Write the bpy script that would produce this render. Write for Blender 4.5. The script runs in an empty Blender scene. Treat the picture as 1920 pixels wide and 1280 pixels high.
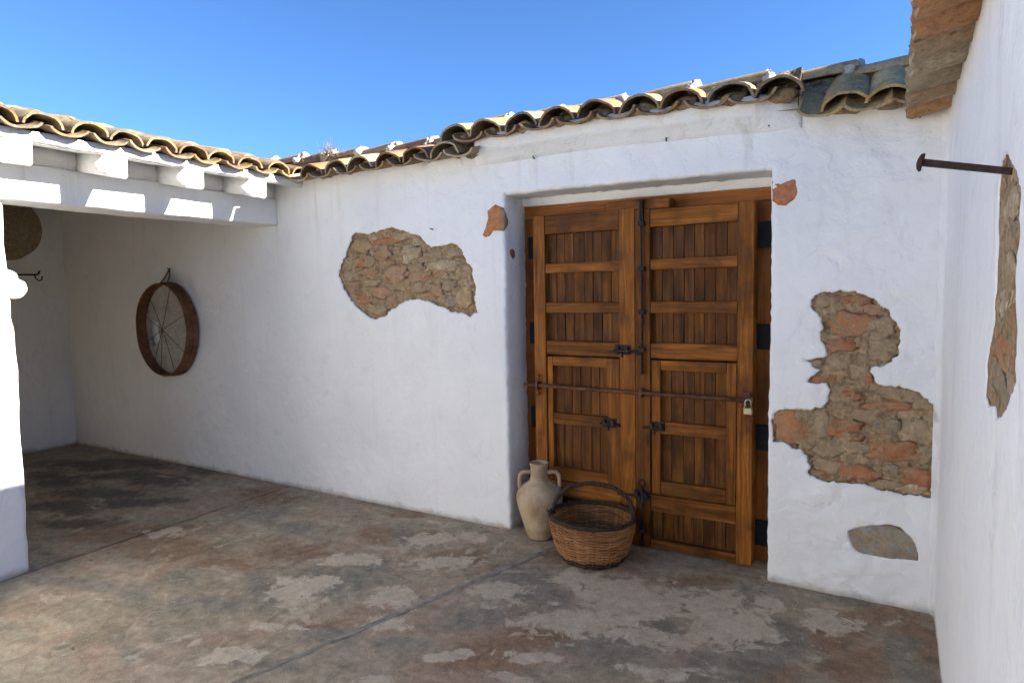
import bpy, bmesh, math, random
import numpy as np
from mathutils import Vector, Matrix, noise
from mathutils.geometry import delaunay_2d_cdt

random.seed(7)
S = bpy.context.scene
COL = S.collection
R = math.radians

# ------------------------------------------------------------------ camera
cam_d = bpy.data.cameras.new('camera')
cam = bpy.data.objects.new('camera', cam_d)
COL.objects.link(cam)
S.camera = cam
cam_d.sensor_width = 36.0
cam_d.lens = 1206.7 / 1920 * 36.0
cam_d.clip_start = 0.02
cam_d.clip_end = 2000
yaw, pitch, roll = R(30.751), R(-4.308), R(-1.0825)
fwd = Vector((-math.sin(yaw) * math.cos(pitch), math.cos(yaw) * math.cos(pitch), math.sin(pitch)))
right = Vector((math.cos(yaw), math.sin(yaw), 0))
up = right.cross(fwd)
r2 = right * math.cos(roll) + up * math.sin(roll)
u2 = up * math.cos(roll) - right * math.sin(roll)
cam.matrix_world = Matrix(((r2.x, u2.x, -fwd.x, 0.0), (r2.y, u2.y, -fwd.y, -3.645), (r2.z, u2.z, -fwd.z, 1.6), (0, 0, 0, 1)))

# ------------------------------------------------------------------ sky, sun, exposure
SUN_DIR = Vector((1.0, 0.352, 0.53)).normalized()
elev = math.asin(SUN_DIR.z)
azim = math.atan2(SUN_DIR.x, SUN_DIR.y)          # clockwise from +Y
world = bpy.data.worlds.new('World')
S.world = world
world.use_nodes = True
wn = world.node_tree
sky = wn.nodes.new('ShaderNodeTexSky')
sky.sky_type = 'NISHITA'
sky.sun_disc = False
sky.sun_elevation = elev
sky.sun_rotation = azim
sky.altitude = 300
sky.air_density = 0.85
sky.dust_density = 0.0
sky.ozone_density = 9.0
bg = wn.nodes['Background']
bg.inputs['Strength'].default_value = 0.052
wn.links.new(sky.outputs[0], bg.inputs[0])

sun_d = bpy.data.lights.new('sun', 'SUN')
sun_d.energy = 5.0
sun_d.angle = R(0.53)
sun_d.color = (1.0, 0.93, 0.82)
sun = bpy.data.objects.new('sun', sun_d)
COL.objects.link(sun)
sun.rotation_euler = SUN_DIR.to_track_quat('Z', 'Y').to_euler()
sun.location = SUN_DIR * 30

S.view_settings.view_transform = 'Standard'
S.view_settings.look = 'None'
S.view_settings.gamma = 1.0
S.view_settings.use_curve_mapping = False
S.view_settings.exposure = 2.42
S.render.engine = 'CYCLES'
S.cycles.max_bounces = 6
S.cycles.diffuse_bounces = 4

# ------------------------------------------------------------------ object helpers
def thing(name, label, cat, loc=(0, 0, 0), group=None):
    o = bpy.data.objects.new(name, None)
    COL.objects.link(o)
    o.location = loc
    o.empty_display_size = 0.1
    tag(o, label, cat, group)
    return o

def tag(o, label, cat, group=None):
    o['label'] = label
    o['category'] = cat
    if group:
        o['group'] = group

def origin_of(o):
    p = Vector(o.location)
    while o.parent:
        o = o.parent
        p = p if o.type != 'EMPTY' else p
    return p

def attach(o, parent):
    """parent a mesh whose vertices are in world coordinates"""
    if parent is not None:
        o.parent = parent
        if parent.type == 'EMPTY':
            o.matrix_parent_inverse = Matrix.Translation(-Vector(parent.location))
        else:
            o.matrix_parent_inverse = Matrix.Translation(-Vector(parent.location)) if parent.get('_at') else Matrix.Identity(4)

def mesh_data(name, verts, faces, mat, smooth=True):
    me = bpy.data.meshes.new(name)
    me.from_pydata([tuple(v) for v in verts], [], [tuple(f) for f in faces])
    if mat is not None:
        me.materials.append(mat)
    if smooth and len(me.polygons):
        me.polygons.foreach_set('use_smooth', [True] * len(me.polygons))
    me.update()
    return me

def obj(name, me, parent=None, color=None):
    o = bpy.data.objects.new(name, me)
    COL.objects.link(o)
    attach(o, parent)
    if color:
        o.color = (*color, 1.0)
    return o

def from_bm(name, bm, mat, parent=None, smooth=False, color=None):
    me = bpy.data.meshes.new(name)
    bm.normal_update()
    bm.to_mesh(me)
    bm.free()
    me.materials.append(mat)
    if smooth:
        me.polygons.foreach_set('use_smooth', [True] * len(me.polygons))
    return obj(name, me, parent, color)

def box_bm(bm, lo, hi, bev=0.003, jit=0.0):
    lo, hi = Vector(lo), Vector(hi)
    c, d = (lo + hi) / 2, (hi - lo)
    t = bmesh.new()
    bmesh.ops.create_cube(t, size=1.0)
    for v in t.verts:
        v.co = Vector((v.co.x * d.x, v.co.y * d.y, v.co.z * d.z)) + c
        if jit:
            v.co += Vector((random.uniform(-jit, jit), random.uniform(-jit, jit), random.uniform(-jit, jit)))
    if bev:
        bmesh.ops.bevel(t, geom=t.edges[:], offset=min(bev, min(d) * 0.3), segments=2, profile=0.5, affect='EDGES')
    me = bpy.data.meshes.new('t')
    t.to_mesh(me)
    t.free()
    bm.from_mesh(me)
    bpy.data.meshes.remove(me)

def box(name, lo, hi, mat, parent=None, bev=0.003, jit=0.0, color=None, smooth=False):
    bm = bmesh.new()
    box_bm(bm, lo, hi, bev, jit)
    return from_bm(name, bm, mat, parent, smooth, color)

def tube_geo(pts, rad, seg=8, cap=True, closed=False):
    """tube along a list of points; rad a number or list"""
    pts = [Vector(p) for p in pts]
    n = len(pts)
    V, F = [], []
    prev = None
    for i, p in enumerate(pts):
        if closed:
            t = pts[(i + 1) % n] - pts[i - 1]
        else:
            t = pts[min(i + 1, n - 1)] - pts[max(i - 1, 0)]
        t.normalize()
        if prev is None:
            a = Vector((0, 0, 1)) if abs(t.z) < 0.9 else Vector((1, 0, 0))
            prev = (a - t * a.dot(t)).normalized()
        else:
            prev = (prev - t * prev.dot(t)).normalized()
        b = t.cross(prev)
        r = rad[i] if isinstance(rad, (list, tuple)) else rad
        for k in range(seg):
            a = 2 * math.pi * k / seg
            V.append(p + prev * (math.cos(a) * r) + b * (math.sin(a) * r))
    m = n if closed else n - 1
    for i in range(m):
        j = (i + 1) % n
        for k in range(seg):
            k2 = (k + 1) % seg
            F.append((i * seg + k, i * seg + k2, j * seg + k2, j * seg + k))
    if cap and not closed:
        F.append(tuple(range(seg - 1, -1, -1)))
        F.append(tuple((n - 1) * seg + k for k in range(seg)))
    return V, F

class Geo:
    def __init__(self):
        self.v, self.f = [], []
    def add(self, vf):
        o = len(self.v)
        self.v += [tuple(p) for p in vf[0]]
        self.f += [tuple(i + o for i in f) for f in vf[1]]
        return self
    def build(self, name, mat, parent=None, smooth=True, color=None):
        return obj(name, mesh_data(name, self.v, self.f, mat, smooth), parent, color)

def tube(name, pts, rad, mat, parent=None, seg=8, closed=False):
    return Geo().add(tube_geo(pts, rad, seg, True, closed)).build(name, mat, parent)

def lathe_geo(prof, c, seg=40):
    V, F = [], []
    for r, z in prof:
        for k in range(seg):
            a = 2 * math.pi * k / seg
            V.append((c[0] + r * math.cos(a), c[1] + r * math.sin(a), c[2] + z))
    for i in range(len(prof) - 1):
        for k in range(seg):
            k2 = (k + 1) % seg
            F.append((i * seg + k, i * seg + k2, (i + 1) * seg + k2, (i + 1) * seg + k))
    return V, F

def nz(x, y, z=0.0):
    return noise.noise(Vector((x, y, z)))

# ------------------------------------------------------------------ material helpers
class NT:
    def __init__(self, name):
        self.m = bpy.data.materials.new(name)
        self.m.use_nodes = True
        self.t = self.m.node_tree
        self.b = self.t.nodes['Principled BSDF']
        self.obj = self.t.nodes.new('ShaderNodeTexCoord').outputs['Object']
    def n(self, typ, **kw):
        x = self.t.nodes.new(typ)
        for k, v in kw.items():
            setattr(x, k, v)
        return x
    def set(self, sock, v):
        if isinstance(v, bpy.types.NodeSocket):
            self.t.links.new(v, sock)
        elif isinstance(v, (tuple, list)) and len(v) == 3 and sock.type == 'RGBA':
            sock.default_value = (*v, 1)
        else:
            sock.default_value = v
    def mapping(self, vec, scale=(1, 1, 1), loc=(0, 0, 0), rot=(0, 0, 0)):
        x = self.n('ShaderNodeMapping')
        self.set(x.inputs['Vector'], vec)
        x.inputs['Scale'].default_value = scale
        self.set(x.inputs['Location'], loc)
        x.inputs['Rotation'].default_value = rot
        return x.outputs[0]
    def noise(self, vec, scale, detail=4, rough=0.55, dist=0.0):
        x = self.n('ShaderNodeTexNoise')
        self.set(x.inputs['Vector'], vec)
        x.inputs['Scale'].default_value = scale
        x.inputs['Detail'].default_value = detail if detail > 7 else min(detail, 4)
        x.inputs['Roughness'].default_value = rough
        x.inputs['Distortion'].default_value = dist
        return x.outputs['Fac']
    def voro(self, vec, scale, feature='F1', out='Distance'):
        x = self.n('ShaderNodeTexVoronoi', feature=feature)
        self.set(x.inputs['Vector'], vec)
        x.inputs['Scale'].default_value = scale
        return x.outputs[out]
    def ramp(self, fac, stops, interp='LINEAR'):
        x = self.n('ShaderNodeValToRGB')
        self.set(x.inputs[0], fac)
        r = x.color_ramp
        r.interpolation = interp
        while len(r.elements) < len(stops):
            r.elements.new(0.5)
        for e, (p, c) in zip(r.elements, stops):
            e.position = p
            e.color = (*c, 1) if isinstance(c, (tuple, list)) else (c, c, c, 1)
        return x.outputs[0]
    def mix(self, fac, a, b, mode='MIX'):
        x = self.n('ShaderNodeMix', data_type='RGBA', blend_type=mode)
        self.set(x.inputs[0], fac)
        self.set(x.inputs[6], a)
        self.set(x.inputs[7], b)
        return x.outputs[2]
    def math(self, op, a, b=0.0, clamp=False):
        x = self.n('ShaderNodeMath', operation=op, use_clamp=clamp)
        self.set(x.inputs[0], a)
        self.set(x.inputs[1], b)
        return x.outputs[0]
    def step(self, v, lo, hi):
        x = self.n('ShaderNodeMapRange', interpolation_type='SMOOTHSTEP')
        self.set(x.inputs[0], v)
        x.inputs[1].default_value = lo
        x.inputs[2].default_value = hi
        return x.outputs[0]
    def bump(self, h, strength=0.5, dist=0.01, normal=None):
        x = self.n('ShaderNodeBump')
        self.set(x.inputs['Height'], h)
        x.inputs['Strength'].default_value = strength
        x.inputs['Distance'].default_value = dist
        if normal is not None:
            self.set(x.inputs['Normal'], normal)
        return x.outputs[0]
    def info(self, out='Random'):
        return self.n('ShaderNodeObjectInfo').outputs[out]
    def shifted(self, k=37.0):
        """object coordinates moved by a random amount for each object"""
        r = self.math('MULTIPLY', self.info(), k)
        c = self.n('ShaderNodeCombineXYZ')
        for i in range(3):
            self.set(c.inputs[i], r)
        a = self.n('ShaderNodeVectorMath', operation='ADD')
        self.set(a.inputs[0], self.obj)
        self.set(a.inputs[1], c.outputs[0])
        return a.outputs[0]
    def z(self):
        s = self.n('ShaderNodeSeparateXYZ')
        self.set(s.inputs[0], self.obj)
        return s.outputs
    def done(self, color, rough=0.8, normal=None, spec=0.3, metal=0.0):
        self.set(self.b.inputs['Base Color'], color)
        self.set(self.b.inputs['Roughness'], rough)
        self.b.inputs['Specular IOR Level'].default_value = spec
        self.b.inputs['Metallic'].default_value = metal
        if normal is not None:
            self.set(self.b.inputs['Normal'], normal)
        return self.m

def m_plaster():
    k = NT('whitewashed_plaster')
    big = k.noise(k.obj, 1.3, 3, 0.6)
    mid = k.noise(k.obj, 7, 4, 0.65, 0.5)
    c = k.ramp(big, [(0.3, (0.745, 0.745, 0.73)), (0.55, (0.80, 0.798, 0.78)), (0.8, (0.825, 0.82, 0.80))])
    c = k.mix(k.math('MULTIPLY', k.step(mid, 0.54, 0.78), 0.45), c, (0.66, 0.645, 0.60))
    # thin runs and scuffs in the limewash, more of them high up
    z = k.z()[2]
    dr = k.noise(k.mapping(k.obj, (8, 8, 0.6)), 1.0, 4, 0.65)
    c = k.mix(k.math('MULTIPLY', k.step(dr, 0.55, 0.76), k.math('ADD', 0.22, k.math('MULTIPLY', k.step(z, 1.9, 2.55), 0.35))), c, (0.56, 0.53, 0.47))
    # splashed dirt at the foot of the wall
    foot = k.math('MULTIPLY', k.step(k.math('ADD', z, k.math('MULTIPLY', mid, -0.10)), 0.0, -0.06), 0.75)
    c = k.mix(foot, c, (0.34, 0.29, 0.23))
    # overlapping trowel strokes and a few hairline cracks
    patch = k.step(big, 0.40, 0.62)
    warp = k.n('ShaderNodeVectorMath', operation='MULTIPLY_ADD')
    nn = k.n('ShaderNodeTexNoise')
    k.set(nn.inputs['Vector'], k.obj)
    nn.inputs['Scale'].default_value = 4.0
    nn.inputs['Detail'].default_value = 2
    k.set(warp.inputs[0], nn.outputs['Color'])
    warp.inputs[1].default_value = (0.35, 0.35, 0.35)
    k.set(warp.inputs[2], k.obj)
    tv = k.voro(warp.outputs[0], 6.0, 'F1')
    ed = k.voro(warp.outputs[0], 2.6, 'DISTANCE_TO_EDGE')
    crack = k.math('MULTIPLY', k.step(ed, 0.005, 0.0), k.step(mid, 0.53, 0.60))
    c = k.mix(k.math('MULTIPLY', crack, 0.22), c, (0.40, 0.38, 0.34))
    h = k.math('ADD', k.math('MULTIPLY', k.noise(k.obj, 8, 3, 0.62, 0.5), 0.9), k.math('MULTIPLY', k.noise(k.obj, 100, 1, 0.5), 0.11))
    h = k.math('ADD', h, k.math('MULTIPLY', k.math('MULTIPLY', tv, patch), 0.45))
    return k.done(c, 0.92, k.bump(h, 0.9, 0.018), 0.15)

def m_floor():
    k = NT('worn_concrete')
    a = k.n('ShaderNodeAttribute', attribute_name='marks')
    sp = k.n('ShaderNodeSeparateColor')
    k.set(sp.inputs[0], a.outputs['Color'])
    L, G, B = sp.outputs[0], sp.outputs[1], sp.outputs[2]
    D = a.outputs['Alpha']
    edge = k.noise(k.obj, 11, 8, 0.68, 0.6)
    edge2 = k.noise(k.obj, 5, 5, 0.62, 0.9)
    streak = k.noise(k.mapping(k.obj, (1.0, 2.6, 1), rot=(0, 0, R(28))), 2.2, 7, 0.62, 0.7)
    fine = k.noise(k.obj, 130, 4, 0.7)
    grit = k.noise(k.obj, 420, 2, 0.6)
    mid = k.noise(k.obj, 16, 4, 0.72, 0.8)
    c = k.ramp(streak, [(0.27, (0.19, 0.172, 0.125)), (0.42, (0.27, 0.225, 0.155)), (0.56, (0.335, 0.265, 0.18)), (0.74, (0.385, 0.315, 0.225))])
    c = k.mix(k.math('MULTIPLY', k.step(k.noise(k.obj, 1.9, 4, 0.6, 0.8), 0.48, 0.66), 0.6), c, (0.33, 0.215, 0.145))
    c = k.mix(k.math('MULTIPLY', k.step(k.noise(k.obj, 2.7, 4, 0.65, 0.8), 0.52, 0.68), 0.55), c, (0.185, 0.165, 0.105))
    wob = k.math('SUBTRACT', edge, 0.5)
    wob2 = k.math('SUBTRACT', edge2, 0.5)
    def mask(v, amp, lo, hi, w=wob):
        return k.step(k.math('ADD', v, k.math('MULTIPLY', w, amp)), lo, hi)
    c = k.mix(k.math('MULTIPLY', mask(B, 1.5, 0.2, 0.85, wob2), 0.8), c, k.ramp(edge, [(0.3, (0.15, 0.090, 0.052)), (0.7, (0.275, 0.165, 0.088))]))
    c = k.mix(k.math('MULTIPLY', mask(G, 1.6, 0.2, 0.85, wob2), 0.75), c, k.ramp(edge, [(0.3, (0.145, 0.136, 0.108)), (0.7, (0.245, 0.225, 0.175))]))
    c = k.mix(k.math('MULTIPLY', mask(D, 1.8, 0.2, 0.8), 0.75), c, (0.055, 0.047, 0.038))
    c = k.mix(0.55, c, k.ramp(mid, [(0.28, 0.18), (0.72, 0.84)]), 'OVERLAY')
    lm = mask(k.math('MULTIPLY', L, 0.9), 2.3, 0.46, 0.60)
    fl = k.step(k.noise(k.obj, 4.2, 8, 0.72, 0.7), 0.585, 0.63)
    lm = k.math('MAXIMUM', lm, k.math('MULTIPLY', fl, 0.7))
    ck = k.math('MULTIPLY', k.step(k.voro(k.mix(0.16, k.obj, k.n('ShaderNodeTexNoise').outputs['Color']), 0.9, 'DISTANCE_TO_EDGE'), 0.004, 0.0), k.step(edge2, 0.46, 0.52))
    c = k.mix(k.math('MULTIPLY', ck, 0.25), c, (0.05, 0.045, 0.04))
    c = k.mix(k.math('MULTIPLY', lm, k.ramp(edge2, [(0.3, 0.5), (0.6, 0.92)])), c, k.ramp(mid, [(0.3, (0.41, 0.335, 0.24)), (0.7, (0.60, 0.51, 0.38))]))
    # scattered small chips, pits and paint specks
    chip = k.step(k.math('ADD', k.noise(k.obj, 30, 4, 0.65), k.math('MULTIPLY', wob2, 0.25)), 0.66, 0.70)
    c = k.mix(k.math('MULTIPLY', chip, 0.65), c, (0.44, 0.375, 0.29))
    pit = k.step(k.noise(k.obj, 47, 3, 0.7), 0.68, 0.73)
    c = k.mix(k.math('MULTIPLY', pit, 0.7), c, (0.06, 0.05, 0.04))
    speck = k.step(k.voro(k.obj, 17), 0.055, 0.03)
    c = k.mix(k.math('MULTIPLY', speck, k.step(k.noise(k.obj, 2.1, 2), 0.52, 0.58)), c, (0.6, 0.58, 0.54))
    c = k.mix(0.45, c, k.ramp(fine, [(0.25, 0.2), (0.75, 0.85)]), 'OVERLAY')
    c = k.mix(0.3, c, k.ramp(grit, [(0.25, 0.2), (0.75, 0.85)]), 'OVERLAY')
    h = k.math('ADD', k.math('MULTIPLY', fine, 0.3), k.math('MULTIPLY', edge, 0.5))
    h = k.math('SUBTRACT', k.math('ADD', h, k.math('MULTIPLY', mid, 0.5)), k.math('ADD', k.math('MULTIPLY', lm, 0.3), k.math('MULTIPLY', pit, 0.4)))
    h = k.math('ADD', h, k.math('MULTIPLY', grit, 0.15))
    rgh = k.ramp(edge2, [(0.3, 0.55), (0.7, 0.8)])
    return k.done(c, rgh, k.bump(h, 0.6, 0.006), 0.3)

def m_joint():
    k = NT('joint_mortar')
    e = k.noise(k.obj, 14, 6, 0.65)
    c = k.ramp(e, [(0.3, (0.15, 0.14, 0.115)), (0.5, (0.25, 0.23, 0.19)), (0.7, (0.37, 0.32, 0.24))])
    return k.done(c, 0.85, k.bump(k.noise(k.obj, 90, 5, 0.7), 0.6, 0.006), 0.2)

def m_wood(name, axis, tones, rough=0.5, dark=0.0):
    k = NT(name)
    v = k.shifted(23.0)
    sc = [26, 26, 26]
    sc[axis] = 1.6
    g = k.noise(k.mapping(v, tuple(sc)), 1.0, 7, 0.62, 1.1)
    sc2 = [120, 120, 120]
    sc2[axis] = 3.0
    f = k.noise(k.mapping(v, tuple(sc2)), 1.0, 4, 0.6, 0.3)
    blot = k.noise(v, 3.2, 5, 0.6)
    c = k.ramp(g, [(0.28, tones[0]), (0.5, tones[1]), (0.72, tones[2])])
    c = k.mix(k.math('MULTIPLY', k.step(f, 0.52, 0.75), 0.55), c, tuple(t * 0.35 for t in tones[0]))
    c = k.mix(k.math('MULTIPLY', k.step(blot, 0.46, 0.70), 0.7), c, tuple(t * 0.6 for t in tones[0]))
    # greyed, greenish weathering and knots
    sc3 = [9, 9, 9]
    sc3[axis] = 2.2
    kn = k.voro(k.mapping(v, tuple(sc3)), 1.0)
    c = k.mix(k.math('MULTIPLY', k.step(kn, 0.16, 0.06), 0.8), c, (0.035, 0.016, 0.008))
    we = k.noise(v, 6.0, 6, 0.7)
    c = k.mix(k.math('MULTIPLY', k.step(we, 0.54, 0.70), 0.5), c, (0.10, 0.062, 0.018))
    rnd = k.info()
    c = k.mix(0.45, c, k.ramp(rnd, [(0.0, 0.2), (1.0, 0.82)]), 'OVERLAY')
    h = k.math('ADD', k.math('MULTIPLY', g, 0.5), k.math('MULTIPLY', f, 0.5))
    return k.done(c, k.ramp(we, [(0.3, rough - 0.08), (0.7, rough + 0.25)]), k.bump(h, 0.8, 0.004), 0.16)

def m_iron(name, base, rust, amount=0.5):
    k = NT(name)
    v = k.shifted(11.0)
    n1 = k.noise(v, 30, 6, 0.65)
    n2 = k.noise(v, 140, 4, 0.6)
    c = k.mix(k.step(n1, 0.62 - amount * 0.3, 0.72 - amount * 0.2), base, rust)
    c = k.mix(0.4, c, k.ramp(n2, [(0.25, 0.2), (0.75, 0.8)]), 'OVERLAY')
    return k.done(c, 0.7, k.bump(n2, 0.4, 0.002), 0.4, 0.25)

def m_tinted(name, noise_scale=18, vary=0.5, rough=0.9, bump=0.6, bdist=0.006, smear=0.8):
    """colour taken from each object's own colour, with mortar smeared over parts of it"""
    k = NT(name)
    base = k.info('Color')
    a = k.noise(k.obj, noise_scale, 5, 0.66, 0.4)
    b = k.noise(k.obj, noise_scale * 4, 4, 0.7)
    c = k.mix(vary, base, k.ramp(a, [(0.3, 0.22), (0.7, 0.80)]), 'OVERLAY')
    c = k.mix(k.math('MULTIPLY', k.step(k.noise(k.obj, 21, 5, 0.72, 0.5), 0.40, 0.58), smear), c, k.ramp(b, [(0.3, (0.23, 0.155, 0.085)), (0.7, (0.42, 0.31, 0.19))]))
    c = k.mix(k.math('MULTIPLY', k.step(b, 0.6, 0.75), 0.5), c, (0.12, 0.09, 0.07))
    h = k.math('ADD', k.math('MULTIPLY', a, 0.7), k.math('MULTIPLY', b, 0.4))
    return k.done(c, rough, k.bump(h, bump, bdist), 0.15)

def m_rubble_mortar():
    k = NT('earth_mortar')
    a = k.noise(k.obj, 9, 4, 0.66, 0.5)
    b = k.noise(k.obj, 45, 4, 0.72)
    d = k.noise(k.obj, 150, 2, 0.7)
    c = k.ramp(a, [(0.28, (0.19, 0.125, 0.068)), (0.5, (0.32, 0.225, 0.130)), (0.72, (0.45, 0.34, 0.21))])
    t = k.voro(k.mapping(k.obj, (9, 9, 15)), 1.0, 'F1', 'Color')
    ts = k.n('ShaderNodeSeparateColor')
    k.set(ts.inputs[0], t)
    blk = k.ramp(ts.outputs[0], [(0.0, (0.36, 0.16, 0.075)), (0.3, (0.42, 0.28, 0.165)), (0.6, (0.33, 0.24, 0.14)), (1.0, (0.48, 0.37, 0.23))])
    c = k.mix(k.math('MULTIPLY', k.step(k.noise(k.obj, 13, 4, 0.65), 0.44, 0.58), 0.7), c, blk)
    c = k.mix(0.6, c, k.ramp(b, [(0.25, 0.12), (0.75, 0.86)]), 'OVERLAY')
    c = k.mix(k.math('MULTIPLY', k.step(b, 0.36, 0.28), 0.7), c, (0.07, 0.05, 0.035))
    h = k.math('ADD', k.math('MULTIPLY', b, 0.8), k.math('MULTIPLY', d, 0.3))
    return k.done(c, 0.95, k.bump(h, 1.0, 0.016), 0.1)

def m_tile():
    k = NT('weathered_clay_tile')
    v = k.shifted(29.0)
    base = k.info('Color')
    a = k.noise(v, 14, 7, 0.66, 0.4)
    b = k.noise(v, 70, 5, 0.7)
    l = k.noise(v, 9, 6, 0.62, 0.3)
    c = k.mix(0.5, base, k.ramp(a, [(0.3, 0.2), (0.7, 0.78)]), 'OVERLAY')
    c = k.mix(k.math('MULTIPLY', k.step(a, 0.55, 0.68), 0.65), c, (0.30, 0.255, 0.185))
    c = k.mix(k.math('MULTIPLY', k.step(l, 0.57, 0.66), 0.7), c, (0.30, 0.18, 0.045))
    c = k.mix(k.math('MULTIPLY', k.step(k.noise(v, 24, 5, 0.7), 0.57, 0.68), 0.7), c, (0.085, 0.078, 0.068))
    c = k.mix(0.45, c, k.ramp(b, [(0.25, 0.2), (0.75, 0.82)]), 'OVERLAY')
    h = k.math('ADD', k.math('MULTIPLY', a, 0.5), k.math('MULTIPLY', b, 0.5))
    return k.done(c, 0.92, k.bump(h, 0.7, 0.006), 0.12)

def m_moss():
    k = NT('lichened_mortar')
    a = k.noise(k.obj, 16, 7, 0.68, 0.4)
    b = k.noise(k.obj, 60, 5, 0.7)
    c = k.ramp(a, [(0.3, (0.085, 0.064, 0.038)), (0.46, (0.27, 0.215, 0.13)), (0.62, (0.47, 0.40, 0.27))])
    c = k.mix(k.math('MULTIPLY', k.step(k.noise(k.obj, 7, 5), 0.6, 0.68), 0.75), c, (0.36, 0.19, 0.05))
    c = k.mix(0.7, c, k.ramp(b, [(0.25, 0.15), (0.75, 0.88)]), 'OVERLAY')
    return k.done(c, 0.95, k.bump(k.math('ADD', a, b), 1.0, 0.02), 0.1)

def m_lime():
    k = NT('lime_mortar')
    a = k.noise(k.obj, 24, 6, 0.68, 0.4)
    c = k.ramp(a, [(0.3, (0.36, 0.33, 0.28)), (0.55, (0.58, 0.55, 0.49)), (0.75, (0.68, 0.66, 0.62))])
    return k.done(c, 0.95, k.bump(k.math('ADD', a, k.noise(k.obj, 90, 4, 0.7)), 0.9, 0.01), 0.1)

def m_clay_jar():
    k = NT('buff_earthenware')
    a = k.noise(k.obj, 8, 6, 0.6, 0.4)
    r = k.noise(k.mapping(k.obj, (3, 3, 90)), 1.0, 4, 0.6)
    b = k.noise(k.obj, 90, 4, 0.7)
    c = k.ramp(a, [(0.28, (0.29, 0.205, 0.125)), (0.5, (0.42, 0.315, 0.20)), (0.72, (0.51, 0.405, 0.28))])
    c = k.mix(k.math('MULTIPLY', k.step(k.noise(k.obj, 4, 5), 0.56, 0.7), 0.4), c, (0.215, 0.165, 0.115))
    c = k.mix(0.3, c, k.ramp(b, [(0.25, 0.25), (0.75, 0.78)]), 'OVERLAY')
    return k.done(c, 0.85, k.bump(k.math('ADD', k.math('MULTIPLY', r, 0.5), k.math('MULTIPLY', b, 0.4)), 0.4, 0.003), 0.25)

def m_fibre(name, tones, scale=40, rough=0.65):
    k = NT(name)
    a = k.noise(k.obj, scale, 6, 0.65)
    b = k.noise(k.obj, scale * 6, 3, 0.6)
    c = k.ramp(a, [(0.28, tones[0]), (0.5, tones[1]), (0.72, tones[2])])
    c = k.mix(0.4, c, k.ramp(b, [(0.25, 0.2), (0.75, 0.82)]), 'OVERLAY')
    return k.done(c, rough, k.bump(b, 0.4, 0.002), 0.3)

def m_plain(name, col, rough=0.6, metal=0.0, scale=50, spec=0.3):
    k = NT(name)
    a = k.noise(k.obj, scale, 5, 0.6)
    c = k.mix(0.35, col, k.ramp(a, [(0.25, 0.25), (0.75, 0.75)]), 'OVERLAY')
    return k.done(c, rough, k.bump(a, 0.25, 0.002), spec, metal)

PLASTER = m_plaster()
FLOOR = m_floor()
JOINT = m_joint()
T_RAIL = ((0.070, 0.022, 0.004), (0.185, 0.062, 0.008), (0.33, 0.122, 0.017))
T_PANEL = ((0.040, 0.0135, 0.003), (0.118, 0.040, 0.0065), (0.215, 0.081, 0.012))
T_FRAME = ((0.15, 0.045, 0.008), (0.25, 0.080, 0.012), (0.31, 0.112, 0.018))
WOOD_V = m_wood('varnished_pine_upright', 2, T_RAIL)
WOOD_H = m_wood('varnished_pine_level', 0, T_RAIL)
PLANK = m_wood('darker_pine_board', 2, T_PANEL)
FRAME_V = m_wood('red_pine_upright', 2, T_FRAME, 0.45)
FRAME_H = m_wood('red_pine_level', 0, T_FRAME, 0.45)
IRON = m_iron('dark_wrought_iron', (0.018, 0.015, 0.013), (0.055, 0.028, 0.016), 0.4)
RUST = m_iron('rusted_iron', (0.085, 0.034, 0.019), (0.15, 0.062, 0.032), 0.6)
BLACKIRON = m_iron('black_painted_iron', (0.008, 0.008, 0.009), (0.02, 0.015, 0.012), 0.1)
STONE = m_tinted('rubble_stone', 18, 0.6, 0.95, 1.0, 0.014)
BRICK = m_tinted('fired_brick', 26, 0.5, 0.92, 0.8, 0.010, 0.6)
BRICKFACE = m_tinted('bare_brick_face', 30, 0.55, 0.92, 0.7, 0.006, 0.22)
MORTAR = m_rubble_mortar()
TILE = m_tile()
MOSS = m_moss()
LIME = m_lime()
CLAY = m_clay_jar()
def m_willow(name, tones):
    k = NT(name)
    a = k.noise(k.mapping(k.obj, (7, 7, 105)), 1.0, 3, 0.7)
    b = k.noise(k.obj, 160, 3, 0.6)
    c = k.ramp(a, [(0.25, tones[0]), (0.5, tones[1]), (0.75, tones[2])])
    c = k.mix(0.45, c, k.ramp(b, [(0.25, 0.2), (0.75, 0.85)]), 'OVERLAY')
    return k.done(c, 0.6, k.bump(b, 0.4, 0.002), 0.3)
WICKER = m_willow('peeled_willow', ((0.11, 0.044, 0.014), (0.28, 0.122, 0.042), (0.52, 0.29, 0.13)))
DARKWICKER = m_fibre('dark_willow', ((0.016, 0.010, 0.007), (0.035, 0.021, 0.014), (0.075, 0.048, 0.032)), 45)
ESPARTO = m_fibre('esparto', ((0.20, 0.15, 0.09), (0.32, 0.25, 0.155), (0.42, 0.33, 0.21)), 30)
HOOP = m_fibre('bent_wood_hoop', ((0.07, 0.030, 0.014), (0.14, 0.062, 0.028), (0.21, 0.105, 0.05)), 9)
CORD = m_fibre('hemp_cord', ((0.10, 0.075, 0.045), (0.17, 0.125, 0.08), (0.24, 0.185, 0.12)), 60)
SKIN = m_fibre('sieve_parchment', ((0.30, 0.27, 0.225), (0.40, 0.37, 0.32), (0.47, 0.44, 0.385)), 7, 0.8)
BRASS = m_plain('padlock_brass', (0.42, 0.36, 0.22), 0.4, 0.8)
STEEL = m_plain('padlock_steel', (0.5, 0.5, 0.5), 0.3, 0.9)
DRY = m_fibre('dry_stalk', ((0.10, 0.075, 0.05), (0.18, 0.14, 0.095), (0.26, 0.21, 0.15)), 30)
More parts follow.
